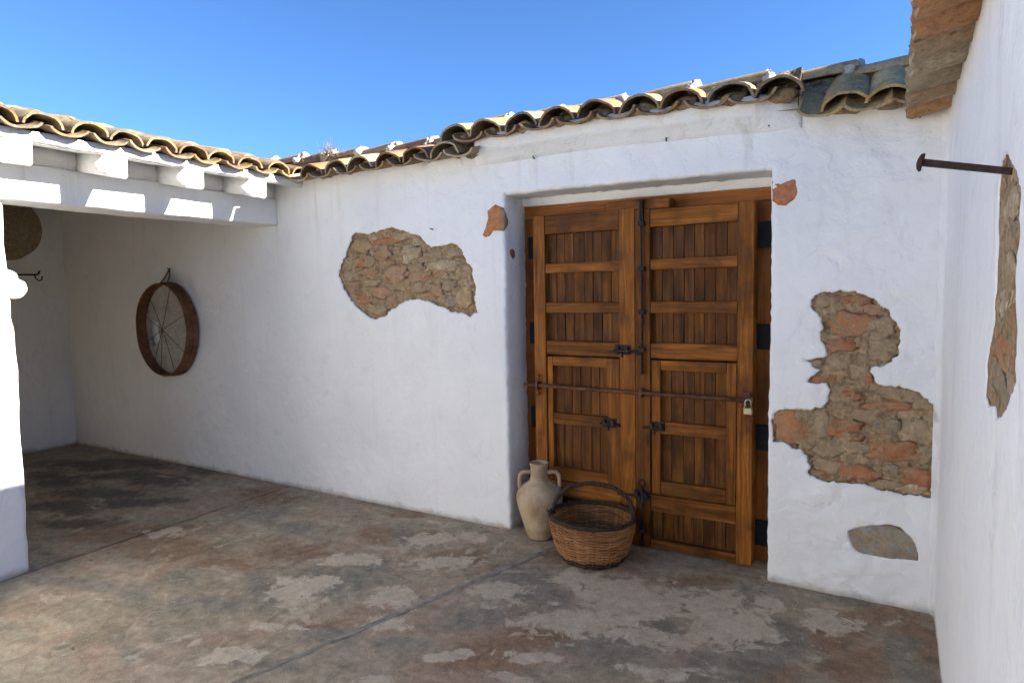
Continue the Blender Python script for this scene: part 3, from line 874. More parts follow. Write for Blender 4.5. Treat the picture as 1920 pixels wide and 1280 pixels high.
X1, X2 = -2.208, -0.571
door_edge = [(X1 + 0.004, -0.03), (X1 + 0.002, 0.6), (X1 - 0.003, 1.2), (X1 + 0.001, 1.8), (X1, 2.238), (-1.7, 2.234), (-1.2, 2.226), (X2, 2.219), (X2 + 0.004, 1.5), (X2 - 0.002, 0.8), (X2, 0.3), (X2 + 0.002, -0.03)]
door_edge = resample(door_edge, 0.03, 0.006, 2.0, closed=False)
outline = [(-7.98, -0.03)] + [tuple(p) for p in door_edge] + [(0.22, -0.03), (0.22, 2.478), (-0.43, 2.478), (-0.43, 2.60), (-2.44, 2.60), (-2.44, 2.54), (-7.98, 2.60)]
holes = [resample(HOLE_A, 0.009, 0.013, 1.0), resample(HOLE_B, 0.009, 0.012, 4.0), resample(HOLE_C, 0.012, 0.004, 8.0)]
pl = plaster_sheet('plaster_face', outline, holes, 0.032, on_wall, wall_relief, PLASTER, wall, 0.008, 0.04, door_edge, 0.022, 0.30, (-0.53, 0.2))
def in_wall(u, v, w):
    return on_wall(u, v, w + wall_relief(u, v))
rubble(wall, HOLE_A, STONES_A, in_wall)
rubble(wall, HOLE_B, STONES_B, in_wall, ulim=(-0.565, 0.215))
m = rubble(wall, HOLE_C, [], in_wall, depth=0.03)
cs = np.array(HOLE_C).mean(0)
Geo().add(blob_geo((float(cs[0]), float(cs[1]), -0.022), 0.185, 0.092, 0.02, 4.4, in_wall, 3, 3.0, 0.10, -0.06)).build('stone', STONE, m, True, (0.285, 0.265, 0.225))
flush_piece('exposed_brick', BRICK_A, on_wall, BRICKFACE, wall, (0.44, 0.175, 0.07))
def on_jamb(u, v, w):
    return (X1 + w, u, v)
flush_piece('exposed_brick', BRICK_A_SIDE, on_jamb, BRICKFACE, wall, (0.30, 0.175, 0.10), 0.009)
flush_piece('exposed_brick', BRICK_B, on_wall, BRICKFACE, wall, (0.45, 0.165, 0.075))
flush_piece('exposed_brick', BRICK_C, on_jamb, BRICKFACE, wall, (0.30, 0.10, 0.05), 0.009)
# solid core behind the plaster
core = bmesh.new()
for lo, hi in (((-7.95, 0.07, -0.05), (X1 - 0.02, 0.5, 2.49)), ((X2 + 0.02, 0.07, -0.05), (0.6, 0.5, 2.45)), ((X1 - 0.019, 0.07, 2.26), (X2 + 0.019, 0.5, 2.58)), ((-2.44, 0.08, 2.46), (X1 - 0.021, 0.49, 2.58))):
    box_bm(core, lo, hi, 0)
from_bm('wall_core', core, PLASTER, wall)
# plaster face between the soffit of the doorway and the head of the frame
V, F = [], []
for i in range(25):
    x = X1 - 0.012 + (X2 - X1 + 0.024) * i / 24
    zl = 2.187 - 0.020 * i / 24 + 0.003 * nz(x * 6, 1, 1)
    for y, z in ((0.40, zl), (0.250, zl), (0.244, zl + 0.006), (0.243, 2.30)):
        V.append((x, y + 0.003 * nz(x * 7, z * 7, 2), z))
    if i:
        for j in range(3):
            a = (i - 1) * 4 + j
            F.append((a, a + 1, a + 5, a + 4))
obj('lintel_face', mesh_data('lintel_face', V, F, PLASTER), wall)

# coved cornice under the higher tiles
prof = [(0.004, 2.445), (-0.012, 2.452), (-0.030, 2.468), (-0.052, 2.492), (-0.078, 2.512), (-0.092, 2.522), (-0.098, 2.535), (-0.100, 2.57), (-0.098, 2.612), (-0.06, 2.625), (0.004, 2.625)]
V, F = [], []
nx = 100
for i in range(nx + 1):
    x = -2.42 + (2.42 - 0.425) * i / nx
    sag = -0.040 * max(0, min(1, (x + 1.5) / 1.1))
    for j, (y, z) in enumerate(prof):
        k = 0.004 * nz(x * 5, z * 9, 1.5) + 0.003 * nz(x * 15, z * 20, 4.5)
        fade = -0.10 + 1.10 * max(0, min(1, min((x + 2.44) / 0.10, (-0.42 - x) / 0.22))) ** 0.7
        V.append((x, (y - k) * (fade if y < 0 else 1), z + sag + k))
    if i:
        for j in range(len(prof) - 1):
            a = (i - 1) * len(prof) + j
            F.append((a, a + 1, a + len(prof) + 1, a + len(prof)))
L = len(prof)
F += [tuple(range(L - 1, -1, -1)), tuple(nx * L + j for j in range(L))]
obj('cornice', mesh_data('cornice', V, F, PLASTER), wall)

# ------------------------------------------------------------------ barrel tiles
def tile_mesh(name, pan, seed, hw=0.098, hh=0.072, length=0.40, th=0.013, arc=0.93):
    """lower end at x = 0, rising towards -x; cover tiles arch up, pan tiles hang down"""
    nu, nv = 10, 4
    def pt(i, j, o):
        a = math.pi * (0.5 - arc / 2 + arc * i / nu)
        t = j / nv
        k = (0.93 + 0.07 * t) if pan else (1.0 - 0.16 * t)
        wob = 1 + 0.08 * nz(a * 1.3, t * 2, seed)
        y = math.cos(a) * (hw * k + o) * wob
        z = math.sin(a) ** 0.9 * (hh * k + o) * wob
        ragged = 0.016 * nz(a * 1.6, seed, 3.0) + 0.008 * nz(a * 6, seed, 8.0)
        x = -length * t + (ragged if j == 0 else 0)
        return (x, y, -z + hh if pan else z)
    V, F = [], []
    for o in (0.0, th):
        for j in range(nv + 1):
            for i in range(nu + 1):
                V.append(pt(i, j, o))
    W = nu + 1
    N = W * (nv + 1)
    for j in range(nv):
        for i in range(nu):
            a = j * W + i
            F.append((a, a + 1, a + W + 1, a + W))
            F.append((N + a + W, N + a + W + 1, N + a + 1, N + a))
    for i in range(nu):
        F.append((i + 1, i, N + i, N + i + 1))
        b = nv * W + i
        F.append((b, b + 1, N + b + 1, N + b))
    for j in range(nv):
        a = j * W
        F.append((a, a + W, N + a + W, N + a))
        a = j * W + nu
        F.append((a + W, a, N + a, N + a + W))
    bm = bmesh.new()
    vs = [bm.verts.new(v) for v in V]
    for f in F:
        bm.faces.new([vs[i] for i in f])
    bmesh.ops.recalc_face_normals(bm, faces=bm.faces)
    for e in bm.edges:
        if len(e.link_faces) == 2 and e.calc_face_angle() > R(50):
            e.smooth = False
    me = bpy.data.meshes.new(name)
    bm.to_mesh(me)
    bm.free()
    me.materials.append(TILE)
    me.polygons.foreach_set('use_smooth', [True] * len(me.polygons))
    return me

COVER = [tile_mesh('cover_tile', False, s, 0.106, 0.094, 0.40, 0.013) for s in (1.3, 5.2, 8.8, 13.1, 17.7)]
PAN = [tile_mesh('pan_tile', True, s, 0.120, 0.062, 0.40, 0.013, 0.86) for s in (2.1, 6.4, 9.1, 14.4, 18.2)]
COVER_S = [tile_mesh('cover_tile', False, s, 0.094, 0.072, 0.40, 0.013) for s in (3.3, 7.2, 4.8, 12.9, 19.4)]
PAN_S = [tile_mesh('pan_tile', True, s, 0.100, 0.050, 0.40, 0.013, 0.86) for s in (0.1, 3.4, 6.1, 11.6, 16.3)]
TILE_TONES = [(0.31, 0.225, 0.13), (0.27, 0.18, 0.105), (0.34, 0.265, 0.17), (0.25, 0.15, 0.085), (0.30, 0.19, 0.10), (0.23, 0.185, 0.13)]

def place_tile(parent, meshes, pos, down, pitch, yaw_j=0.03, color=None, name='roof_tile', spin=None):
    d = Vector((down[0], down[1], 0)).normalized()
    a = random.uniform(-yaw_j, yaw_j) if spin is None else spin
    d = Vector((d.x * math.cos(a) - d.y * math.sin(a), d.x * math.sin(a) + d.y * math.cos(a), 0))
    x = Vector((d.x * math.cos(pitch), d.y * math.cos(pitch), -math.sin(pitch)))
    y = Vector((0, 0, 1)).cross(d)
    rr = random.uniform(-0.085, 0.085)
    z = x.cross(y)
    y2 = y * math.cos(rr) + z * math.sin(rr)
    z2 = x.cross(y2)
    o = bpy.data.objects.new(name, random.choice(meshes))
    COL.objects.link(o)
    o.matrix_basis = Matrix(((x.x, y2.x, z2.x, pos[0]), (x.y, y2.y, z2.y, pos[1]), (x.z, y2.z, z2.z, pos[2]), (0, 0, 0, 1)))
    attach(o, parent)
    c = Vector(color or random.choice(TILE_TONES)) * random.uniform(0.85, 1.1)
    o.color = (*c, 1)
    return o

def interp(x, pts):
    return float(np.interp(x, [p[0] for p in pts], [p[1] for p in pts]))

PM = R(16)
# higher eave over the doors
cov = [-2.48, -2.24, -1.985, -1.745, -1.493, -1.239, -1.005, -0.748, -0.517]
ztop = [(-2.5, 2.692), (-1.5, 2.688), (-0.9, 2.662), (-0.5, 2.640)]
for x in cov:
    place_tile(wall, COVER, (x, -0.15 + random.uniform(-0.012, 0.012), interp(x, ztop) - 0.104), (0, -1), PM)
for i in range(len(cov) - 1):
    x = (cov[i] + cov[i + 1]) / 2 + random.uniform(-0.012, 0.012)
    place_tile(wall, PAN, (x, -0.172 + random.uniform(-0.012, 0.012), interp(x, ztop) - 0.118), (0, -1), PM)
# lower eave to the left
cov = [-3.808, -3.556, -3.318, -3.066, -2.812, -2.56]
for x in cov:
    place_tile(wall, COVER, (x, -0.15 + random.uniform(-0.012, 0.012), 2.492), (0, -1), PM)
for x in [-3.93] + [(a + b) / 2 for a, b in zip(cov, cov[1:])] + [-2.44]:
    place_tile(wall, PAN, (x, -0.172 + random.uniform(-0.01, 0.01), 2.486), (0, -1), PM)
# short lowest eave in the corner
for x in (-0.222, -0.035, 0.15):
    place_tile(wall, COVER_S, (x, -0.15, 2.436), (0, -1), R(33), color=(0.44, 0.31, 0.15))
for x in (-0.325, -0.128, 0.058):
    place_tile(wall, PAN_S, (x, -0.172, 2.418), (0, -1), R(33), color=(0.40, 0.28, 0.14))
# mortar packed under the cover tiles
for x, y0, z in [(x, -0.10, interp(x, ztop) - 0.055) for x in (-2.48, -2.24, -1.985, -1.745, -1.493, -1.239, -1.005, -0.748, -0.517)] + [(x, -0.06, 2.575) for x in cov] + [(x, -0.06, 2.50) for x in (-0.222, -0.035)]:
    Geo().add(blob_geo((x, y0 + 0.065, z - 0.016), 0.078, 0.090, 0.042, x * 5, None, 2, 2.4, 0.3)).build('mortar_fill', MORTAR, wall)
# mortar bed and ridge
def bed(name, x0, x1, pts, seed):
    n = int((x1 - x0) / 0.04) + 2
    V, F = [], []
    m = len(pts)
    for i in range(n + 1):
        x = x0 + (x1 - x0) * i / n
        for j, (y, z) in enumerate(pts):
            k = 0.012 * nz(x * 7 + seed, y * 9, z * 9) + 0.007 * nz(x * 23, y * 19, seed)
            V.append((x, y - k * 0.5, z + k))
        if i:
            for j in range(m - 1):
                a = (i - 1) * m + j
                F.append((a, a + 1, a + m + 1, a + m))
    F += [tuple(range(m)), tuple(n * m + j for j in range(m - 1, -1, -1))]
    return obj(name, mesh_data(name, V, F, MOSS), wall)
bed('ridge_bed', -4.9, -2.47, [(0.02, 2.535), (0.03, 2.56), (0.06, 2.66), (0.09, 2.70), (0.24, 2.70), (0.55, 2.52), (0.55, 2.45), (0.025, 2.45)], 1.0)
bed('ridge_bed', -2.46, -0.44, [(-0.06, 2.60), (0.03, 2.66), (0.06, 2.70), (0.09, 2.735), (0.24, 2.735), (0.55, 2.60), (0.55, 2.5), (-0.06, 2.5)], 2.0)
bed('ridge_bed', -0.437, 0.4, [(0.015, 2.47), (0.02, 2.49), (0.06, 2.56), (0.10, 2.66), (0.24, 2.69), (0.55, 2.55), (0.55, 2.45), (0.02, 2.43)], 3.0)
RIDGE = [tile_mesh('ridge_tile', False, s, 0.092, 0.075, 0.44) for s in (11.3, 15.2)]
def ridge_run(xs, ztops, tones):
    for i in range(len(xs) - 1):
        x0, x1 = xs[i], xs[i + 1]
        zt = interp(x1, ztops)
        place_tile(wall, RIDGE, (x1 + 0.01, 0.15, zt - 0.088), (1, 0), R(-1.0), 0.02, color=random.choice(tones), name='ridge_tile')
        mg = Geo()
        for q in range(3):
            mg.add(blob_geo((x1 + random.uniform(-0.02, 0.025), 0.15 + (q - 1) * 0.06 - 0.01, zt - 0.035 - abs(q - 1) * 0.030), 0.034, 0.045, 0.038, x1 * 7 + q, None, 2, 2.0, 0.35))
        mg.build('mortar_joint', LIME, wall)
warm = [(0.32, 0.175, 0.085), (0.36, 0.22, 0.12), (0.30, 0.155, 0.08)]
ridge_run([-4.95, -4.55, -4.22, -3.88, -3.55, -3.22, -2.86, -2.50], [(-4.6, 2.79), (-3.5, 2.745), (-2.6, 2.725)], warm)
ridge_run([-2.62, -2.24, -1.84, -1.43, -1.02, -0.60, -0.195, 0.2, 0.6], [(-2.3, 2.79), (-1.0, 2.782), (-0.6, 2.765), (-0.2, 2.74), (0.3, 2.72)], [(0.38, 0.28, 0.17), (0.34, 0.25, 0.15), (0.40, 0.27, 0.14)])

# ------------------------------------------------------------------ porch on the left
XB = -4.403
porch = thing('porch', 'white plastered porch with beam, rafter ends and clay tile roof left of the wall', 'porch', (XB, -1.9, 0))
def rough_box(name, lo, hi, parent, step=0.05, amp=0.006, rnd=0.02):
    """plastered block with soft corners and uneven faces"""
    lo, hi = Vector(lo), Vector(hi)
    bm = bmesh.new()
    bmesh.ops.create_cube(bm, size=1.0)
    d = hi - lo
    for v in bm.verts:
        v.co = Vector(((v.co.x + 0.5) * d.x, (v.co.y + 0.5) * d.y, (v.co.z + 0.5) * d.z)) + lo
    bmesh.ops.bevel(bm, geom=bm.edges[:], offset=min(rnd, min(d) * 0.4), segments=3, profile=0.5, affect='EDGES')
    for ax in range(3):
        n = int(d[ax] / step)
        for i in range(1, n):
            co = Vector((0, 0, 0))
            co[ax] = lo[ax] + d[ax] * i / n
            no = Vector((0, 0, 0))
            no[ax] = 1
            bmesh.ops.bisect_plane(bm, geom=bm.verts[:] + bm.edges[:] + bm.faces[:], plane_co=co, plane_no=no)
    bm.normal_update()
    for v in bm.verts:
        p = v.co
        k = amp * (nz(p.x * 2.3 + p.z, p.y * 2.3, p.z * 2.3) + 0.6 * nz(p.x * 7, p.y * 7, p.z * 7) + 0.4 * nz(p.x * 17, p.y * 17, p.z * 17))
        v.co = p + v.normal * k
    return from_bm(name, bm, PLASTER, parent, True)
rough_box('pillar', (XB - 0.42, -2.75, -0.03), (XB, -1.905, 2.185), porch, 0.06, 0.010, 0.035)
rough_box('facade_wall', (XB - 0.40, -8.3, -0.03), (XB - 0.02, -2.73, 2.185), porch, 0.15, 0.006, 0.03)
rough_box('beam', (XB - 0.30, -8.3, 2.192), (XB, 0.03, 2.412), porch, 0.06, 0.006, 0.018)
def slope_prism(name, y0, y1, pts, mat, parent, step=0.06, amp=0.004):
    n = max(1, int((y1 - y0) / step))
    V, F = [], []
    m = len(pts)
    for i in range(n + 1):
        y = y0 + (y1 - y0) * i / n
        for x, z in pts:
            k = amp * (nz(x * 5, y * 5, z * 5) + 0.6 * nz(x * 19, y * 19, z * 9))
            V.append((x + k, y, z + k))
        if i:
            for j in range(m):
                a, b = (i - 1) * m + j, (i - 1) * m + (j + 1) % m
                F.append((a, b, b + m, a + m))
    F += [tuple(range(m)), tuple(n * m + j for j in range(m - 1, -1, -1))]
    bm = bmesh.new()
    vs = [bm.verts.new(v) for v in V]
    for f in F:
        bm.faces.new([vs[i] for i in f])
    bmesh.ops.recalc_face_normals(bm, faces=bm.faces)
    if len(pts) <= 6:
        bmesh.ops.bevel(bm, geom=[e for e in bm.edges if e.calc_face_angle(0) > R(40)], offset=0.008, segments=2, affect='EDGES')
    return from_bm(name, bm, mat, parent, True)
slope_prism('eave_infill', -8.3, 0.03, [(XB - 0.26, 2.405), (XB - 0.012, 2.405), (XB - 0.012, 2.55), (XB - 0.26, 2.60)], PLASTER, porch, 0.1, 0.004)
slope_prism('eave_board', -8.3, 0.06, [(XB - 0.02, 2.525), (XB + 0.315, 2.468), (XB + 0.325, 2.530), (XB - 0.02, 2.592)], PLASTER, porch, 0.08, 0.006)
y = -0.484
while y > -8.2:
    slope_prism('rafter_end', y, y + 0.14, [(XB - 0.05, 2.408), (XB + 0.16, 2.378), (XB + 0.285, 2.346), (XB + 0.312, 2.352), (XB + 0.318, 2.49), (XB - 0.05, 2.55)], PLASTER, porch, 0.07, 0.006)
    y -= 0.512
# inside of the porch
rough_box('end_wall', (-8.25, -4.3, -0.03), (-7.92, 0.25, 2.91), porch, 0.12, 0.007, 0.02)
rough_box('side_wall', (-7.93, -4.4, -0.03), (XB - 0.36, -4.05, 2.66), porch, 0.2, 0.006, 0.02)
slope_prism('ceiling', -4.2, 0.12, [(XB - 0.05, 2.60), (-8.0, 2.90), (-8.0, 2.98), (XB - 0.05, 2.67)], PLANK, porch, 0.3, 0.004)
slope_prism('upper_wall', 0.006, 0.30, [(XB - 0.25, 2.50), (XB - 0.25, 2.66), (-7.95, 2.92), (-7.95, 2.50)], PLASTER, porch, 0.1, 0.004)
# rounded whitewashed pegs on the inner corner of the pillar
for (y, z, r) in ((-1.893, 1.682, 0.062), (-1.917, 1.745, 0.046)):
    Geo().add(blob_geo((XB - 0.02, y, z), r * 1.0, r * 1.15, r, y * 5, None, 3, 2.0, 0.05)).build('peg', PLASTER, porch)
PL_ = R(14)
covs = [-0.05, -0.275, -0.52, -0.745, -0.955, -1.175, -1.395, -1.605, -1.835, -2.06, -2.29, -2.52, -2.75]
for row in range(3):
    xe = XB + 0.365 - row * 0.33
    zr = row * (0.33 * math.tan(PL_) + 0.010)
    for i, y in enumerate(covs):
        j = random.uniform(-0.010, 0.010)
        zc = 2.552 + interp(y, [(-2, 0.012), (-0.9, 0.0), (0, -0.002)])
        tone = random.choice([(0.21, 0.160, 0.10), (0.24, 0.19, 0.125), (0.18, 0.145, 0.10), (0.17, 0.115, 0.078), (0.22, 0.155, 0.085)])
        place_tile(porch, COVER_S, (xe + random.uniform(-0.015, 0.015), y + j, zc + zr - 0.014), (1, 0), PL_, 0.06, tone)
        if row == 0 or True:
            place_tile(porch, PAN_S, (xe + 0.015 + random.uniform(-0.012, 0.012), y - 0.11 + j, zc + zr - 0.028), (1, 0), PL_, 0.04, tone)
slope_prism('roof_bed', -3.0, 0.3, [(XB + 0.30, 2.53), (XB - 0.7, 2.755), (XB - 0.7, 2.66), (XB + 0.28, 2.50)], LIME, porch, 0.1, 0.004)

# ------------------------------------------------------------------ house on the right
house = thing('white_house', 'white plastered house wall along the right edge with overhanging clay tile eave', 'house', (1.5, -3, 0))
def on_house(u, v, w):
    return (0.2 - w, u, v)
def house_relief(u, v):
    k = 0.006 * nz(u * 1.3 + 9, v * 1.4, 1.3) + 0.0045 * nz(u * 3.3, v * 3.1, 9.1) + 0.003 * nz(u * 9, v * 9, 3.0) + 0.0015 * nz(u * 24, v * 24, 3.0)
    c = max(0.0, 1 - max(0.0, -u) / 0.05)
    return k + 0.028 * c * c - 0.006 * max(0.0, 1 - v / 0.12) * 0
plaster_sheet('house_wall', [(-6.2, -0.03), (0.02, -0.03), (0.02, 2.45), (-6.2, 2.45)], [resample(HOLE_D, 0.010, 0.007, 3.0)], 0.034, on_house, house_relief, PLASTER, house, 0.004, 0.03)
def in_house(u, v, w):
    return on_house(u, v, w + house_relief(u, v))
rubble(house, HOLE_D, STONES_D, in_house, depth=0.005, amp=0.005, lim=-0.0015, bulge=0.45)
rough_box('house_side', (0.27, -6.2, -0.03), (0.5, 3.0, 2.44), house, 0.4, 0.004, 0.02)
rough_box('gable_wall', (0.22, -6.45, -0.03), (4.7, -6.21, 2.5), house, 0.5, 0.004, 0.02)
# tiled roof: bell-cast eave and steeper slope up to the ridge
roofp = [(0.19, 2.452), (0.55, 2.56), (2.6, 4.27), (4.9, 2.5), (4.9, 2.35), (2.6, 4.10), (0.55, 2.47), (0.19, 2.425)]
slope_prism('house_roof', -6.5, 3.0, roofp, TILE, house, 0.3, 0.004)
rough_box('gable_wall', (0.5, 2.7, 0), (4.7, 2.95, 2.5), house, 0.5, 0.004, 0.02)
rough_box('back_wall', (4.5, -6.2, 0), (4.75, 2.69, 2.45), house, 0.5, 0.004, 0.02)
pys = [-0.13, -0.345, -0.575, -0.81, -1.03, -1.235, -1.44, -1.66, -1.88, -2.1, -2.32, -2.54, -2.76, -2.98, -3.2, -3.42, -3.64, -3.86]
und = [(0.40, 0.27, 0.165), (0.44, 0.31, 0.195), (0.45, 0.24, 0.12), (0.42, 0.33, 0.22), (0.43, 0.31, 0.20)]
PAN_B = [tile_mesh('pan_tile', True, s, 0.110, 0.078, 0.44, 0.014, 0.90) for s in (21.1, 23.4)]
for y in pys:
    place_tile(house, PAN_B, (0.036 + random.uniform(-0.012, 0.008), y, 2.365), (-1, 0), R(13), 0.03, random.choice(und))
    place_tile(house, COVER, (0.055 + random.uniform(-0.01, 0.01), y - 0.11, 2.405), (-1, 0), R(13), 0.03)

south = bpy.data.objects.new('bounce_wall', None)  # unseen wall added to bounce sun back onto the shaded courtyard
COL.objects.link(south)
south.location = (-2, -10, 0)
south['kind'] = 'structure'
rough_box('bounce_wall_body', (-9.0, -10.3, -0.03), (4.8, -10.0, 2.4), south, 0.5, 0.005, 0.03)

# ------------------------------------------------------------------ the double door
door = thing('double_door', 'weathered brown wooden double door with iron bolts and a locking bar', 'door', (-1.4, 0.2, 0))
YF = 0.13                                            # front face of the leaves
bx = lambda n, x0, x1, z0, z1, y0, y1, m, p, bev=0.004: box(n, (x0, y0, z0), (x1, y1, z1), m, p, bev, 0.0012)
bx('frame_head', -2.26, -0.52, 2.095, 2.215, 0.262, 0.36, FRAME_H, door)
bx('sun_block_panel', -2.27, -0.51, -0.02, 2.26, 0.372, 0.395, PLANK, door)  # unseen panel added to stop sun leaking through the door gaps
bx('frame_post', -2.26, -2.05, 0.0, 2.094, 0.264, 0.36, FRAME_V, door)
bx('frame_post', -0.70, -0.52, 0.0, 2.094, 0.264, 0.36, FRAME_V, door)

def leaf(x0, x1, sl, sr, wl, wr, mirror):
    """x0..x1 leaf; sl, sr inner edges of its stiles; wl, wr inner edges of the wicket stiles"""
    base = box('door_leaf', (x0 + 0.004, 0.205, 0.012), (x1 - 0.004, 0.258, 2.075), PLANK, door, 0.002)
    def b(n, a, c, z0, z1, y0, y1, m, bev=0.004):
        return bx(n, a, c, z0, z1, y0, y1, m, base, bev)
    top = 2.10 if mirror else 2.084
    b('stile', x0, sl, 0.008, top, YF, 0.256, WOOD_V)
    b('stile', sr, x1, 0.008, top, YF + (0.0 if mirror else 0.001), 0.256, WOOD_V)
    for z0, z1 in ((1.977, top - 0.003), (1.723, 1.786), (1.462, 1.530), (1.190, 1.281), (0.238, 0.342), (0.008, 0.062)):
        b('rail', sl + 0.001, sr - 0.001, z0, z1, YF + 0.006, 0.204, WOOD_H)
    # boards of the upper panels
    n = 8
    cuts = [sl + (sr - sl) * (i + random.uniform(-0.08, 0.08) * (0 < i < n)) / n for i in range(n + 1)]
    for i in range(n):
        for z0, z1 in ((1.784, 1.979), (1.528, 1.725), (1.279, 1.464)):
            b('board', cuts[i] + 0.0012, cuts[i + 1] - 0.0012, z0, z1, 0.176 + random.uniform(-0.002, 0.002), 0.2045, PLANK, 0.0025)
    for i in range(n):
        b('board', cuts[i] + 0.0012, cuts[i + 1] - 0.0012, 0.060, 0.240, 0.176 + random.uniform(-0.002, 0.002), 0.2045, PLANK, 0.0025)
    # wicket set in the lower half
    g0, g1 = sl + 0.005, sr - 0.005
    b('wicket_stile', g0, wl, 0.348, 1.176, YF + 0.012, 0.204, WOOD_V, 0.003)
    b('wicket_stile', wr, g1, 0.348, 1.176, YF + 0.012, 0.204, WOOD_V, 0.003)
    for z0, z1 in ((1.116, 1.176), (0.728, 0.800), (0.348, 0.432)):
        b('wicket_rail', wl + 0.001, wr - 0.001, z0, z1, YF + 0.014, 0.204, WOOD_H, 0.003)
    n = 6
    cuts = [wl + (wr - wl) * (i + random.uniform(-0.08, 0.08) * (0 < i < n)) / n for i in range(n + 1)]
    for i in range(n):
        for z0, z1 in ((0.798, 1.118), (0.430, 0.730)):
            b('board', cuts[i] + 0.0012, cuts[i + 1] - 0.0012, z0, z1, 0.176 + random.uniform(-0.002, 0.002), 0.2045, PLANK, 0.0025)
    return base
leafL = leaf(-2.072, -1.3665, -1.985, -1.468, -1.945, -1.556, True)
leafR = leaf(-1.3640, -0.675, -1.272, -0.762, -1.212, -0.822, False)
# dark hinge straps
for zs in (1.83, 1.25, 0.665, 0.10):
    for s, x0, x1, p in ((1, -0.690, -0.600, leafR), (-1, -2.165, -2.060, leafL)):
        bm = bmesh.new()
        box_bm(bm, (x0, 0.236, zs), (x1, 0.2615, zs + 0.147), 0.002, 0.001)
        for q in range(4):
            for e in (0.25, 0.72):
                c = Vector((x0 + (x1 - x0) * e, 0.235, zs + 0.02 + q * 0.036))
                bmesh.ops.create_icosphere(bm, subdivisions=1, radius=0.004, matrix=Matrix.Translation(c))
        from_bm('hinge', bm, BLACKIRON, p)
# turning block on the head of the frame
blk = box('head_block', (-1.555, 0.135, 2.083), (-1.150, 0.26, 2.150), WOOD_H, door, 0.010, 0.003)
# long vertical bolt with guides
XR = -1.318
bolt = tube('long_bolt', [(XR, 0.112, 2.135), (XR, 0.110, 1.9), (XR + 0.003, 0.111, 1.5), (XR + 0.004, 0.110, 1.11)], [0.011, 0.0075, 0.0075, 0.008], IRON, leafR, 8)
for z in (2.00, 1.73, 1.47, 1.24):
    box('guide', (XR - 0.019, 0.098, z - 0.014), (XR + 0.021, 0.131, z + 0.014), IRON, leafR, 0.004, 0.001)
Geo().add(blob_geo((XR + 0.004, 0.105, 1.10), 0.012, 0.010, 0.014, 3, None, 2, 2.0, 0.1)).build('bolt_knob', IRON, leafR)
box('bolt_plate', (XR - 0.012, 0.104, 2.02), (XR + 0.012, 0.129, 2.14), IRON, leafR, 0.003, 0.001)
# horizontal slide bolts
def slide_bolt(x, z, y, d, p, ln=0.15):
    bm = bmesh.new()
    box_bm(bm, (x - 0.050, y + 0.008, z - 0.030), (x + 0.050, y + 0.017, z + 0.030), 0.003, 0.001)
    box_bm(bm, (x - 0.040, y - 0.012, z - 0.020), (x - 0.018, y + 0.012, z + 0.020), 0.004, 0.001)
    box_bm(bm, (x + 0.018, y - 0.012, z - 0.020), (x + 0.040, y + 0.012, z + 0.020), 0.004, 0.001)
    from_bm('bolt_plate', bm, IRON, p)
    tube('slide_bolt', [(x - 0.055 * d, y - 0.004, z - 0.006), (x + (ln - 0.05) * d, y - 0.004, z - 0.008)], 0.0085, IRON, p, 8)
    tube('bolt_handle', [(x + 0.005 * d, y - 0.004, z - 0.006), (x + 0.005 * d, y - 0.016, z - 0.020), (x + 0.006 * d, y - 0.018, z - 0.045)], 0.006, IRON, p, 6)
slide_bolt(-1.445, 1.236, YF - 0.014, 1, leafL, 0.16)
box('bolt_plate', (-1.362, YF - 0.012, 1.205), (-1.325, YF + 0.004, 1.262), IRON, leafR, 0.003, 0.001)
slide_bolt(-1.545, 0.766, YF, 1, leafL, 0.13)
slide_bolt(-1.235, 0.770, YF, -1, leafR, 0.13)
# bolt at the foot of the meeting stile
slide_bolt(-1.325, 0.335, YF - 0.016, -1, leafR, 0.20)
tube('foot_bolt', [(-1.315, 0.108, 0.40), (-1.315, 0.107, 0.02)], 0.009, IRON, leafR, 8)
box('guide', (-1.337, 0.096, 0.10), (-1.293, 0.131, 0.13), IRON, leafR, 0.004, 0.001)
tube('ring', [(-1.315 + 0.020 * math.cos(a), 0.100, 0.415 + 0.022 * math.sin(a)) for a in [i * math.pi / 8 for i in range(16)]], 0.005, IRON, leafR, 6, True)
# locking bar across both leaves
bar = tube('locking_bar', [(-2.135, 0.098, 0.985), (-1.7, 0.090, 0.981), (-1.318, 0.092, 0.977), (-0.95, 0.093, 0.977), (-0.70, 0.096, 0.974)], [0.012, 0.0115, 0.0115, 0.0115, 0.012], RUST, door, 10)
for x in (-2.036, -1.318):
    bm = bmesh.new()
    box_bm(bm, (x - 0.010, 0.078, 0.950), (x + 0.010, 0.131, 1.006), 0.004, 0.001)
    from_bm('bar_staple', bm, RUST, door)
tube('staple_chain', [(-2.036, 0.118, 1.055), (-2.034, 0.112, 1.03), (-2.037, 0.110, 1.0), (-2.035, 0.110, 0.95), (-2.036, 0.116, 0.915)], [0.008, 0.006, 0.008, 0.006, 0.008], RUST, door, 6)
box('hasp', (-0.735, 0.108, 0.945), (-0.682, 0.131, 1.020), RUST, door, 0.004, 0.001)
tube('bar_eye', [(-0.69 + 0.022 * math.cos(a), 0.088, 0.974 + 0.018 * math.sin(a)) for a in [i * math.pi / 7 for i in range(14)]], 0.006, RUST, door, 6, True)
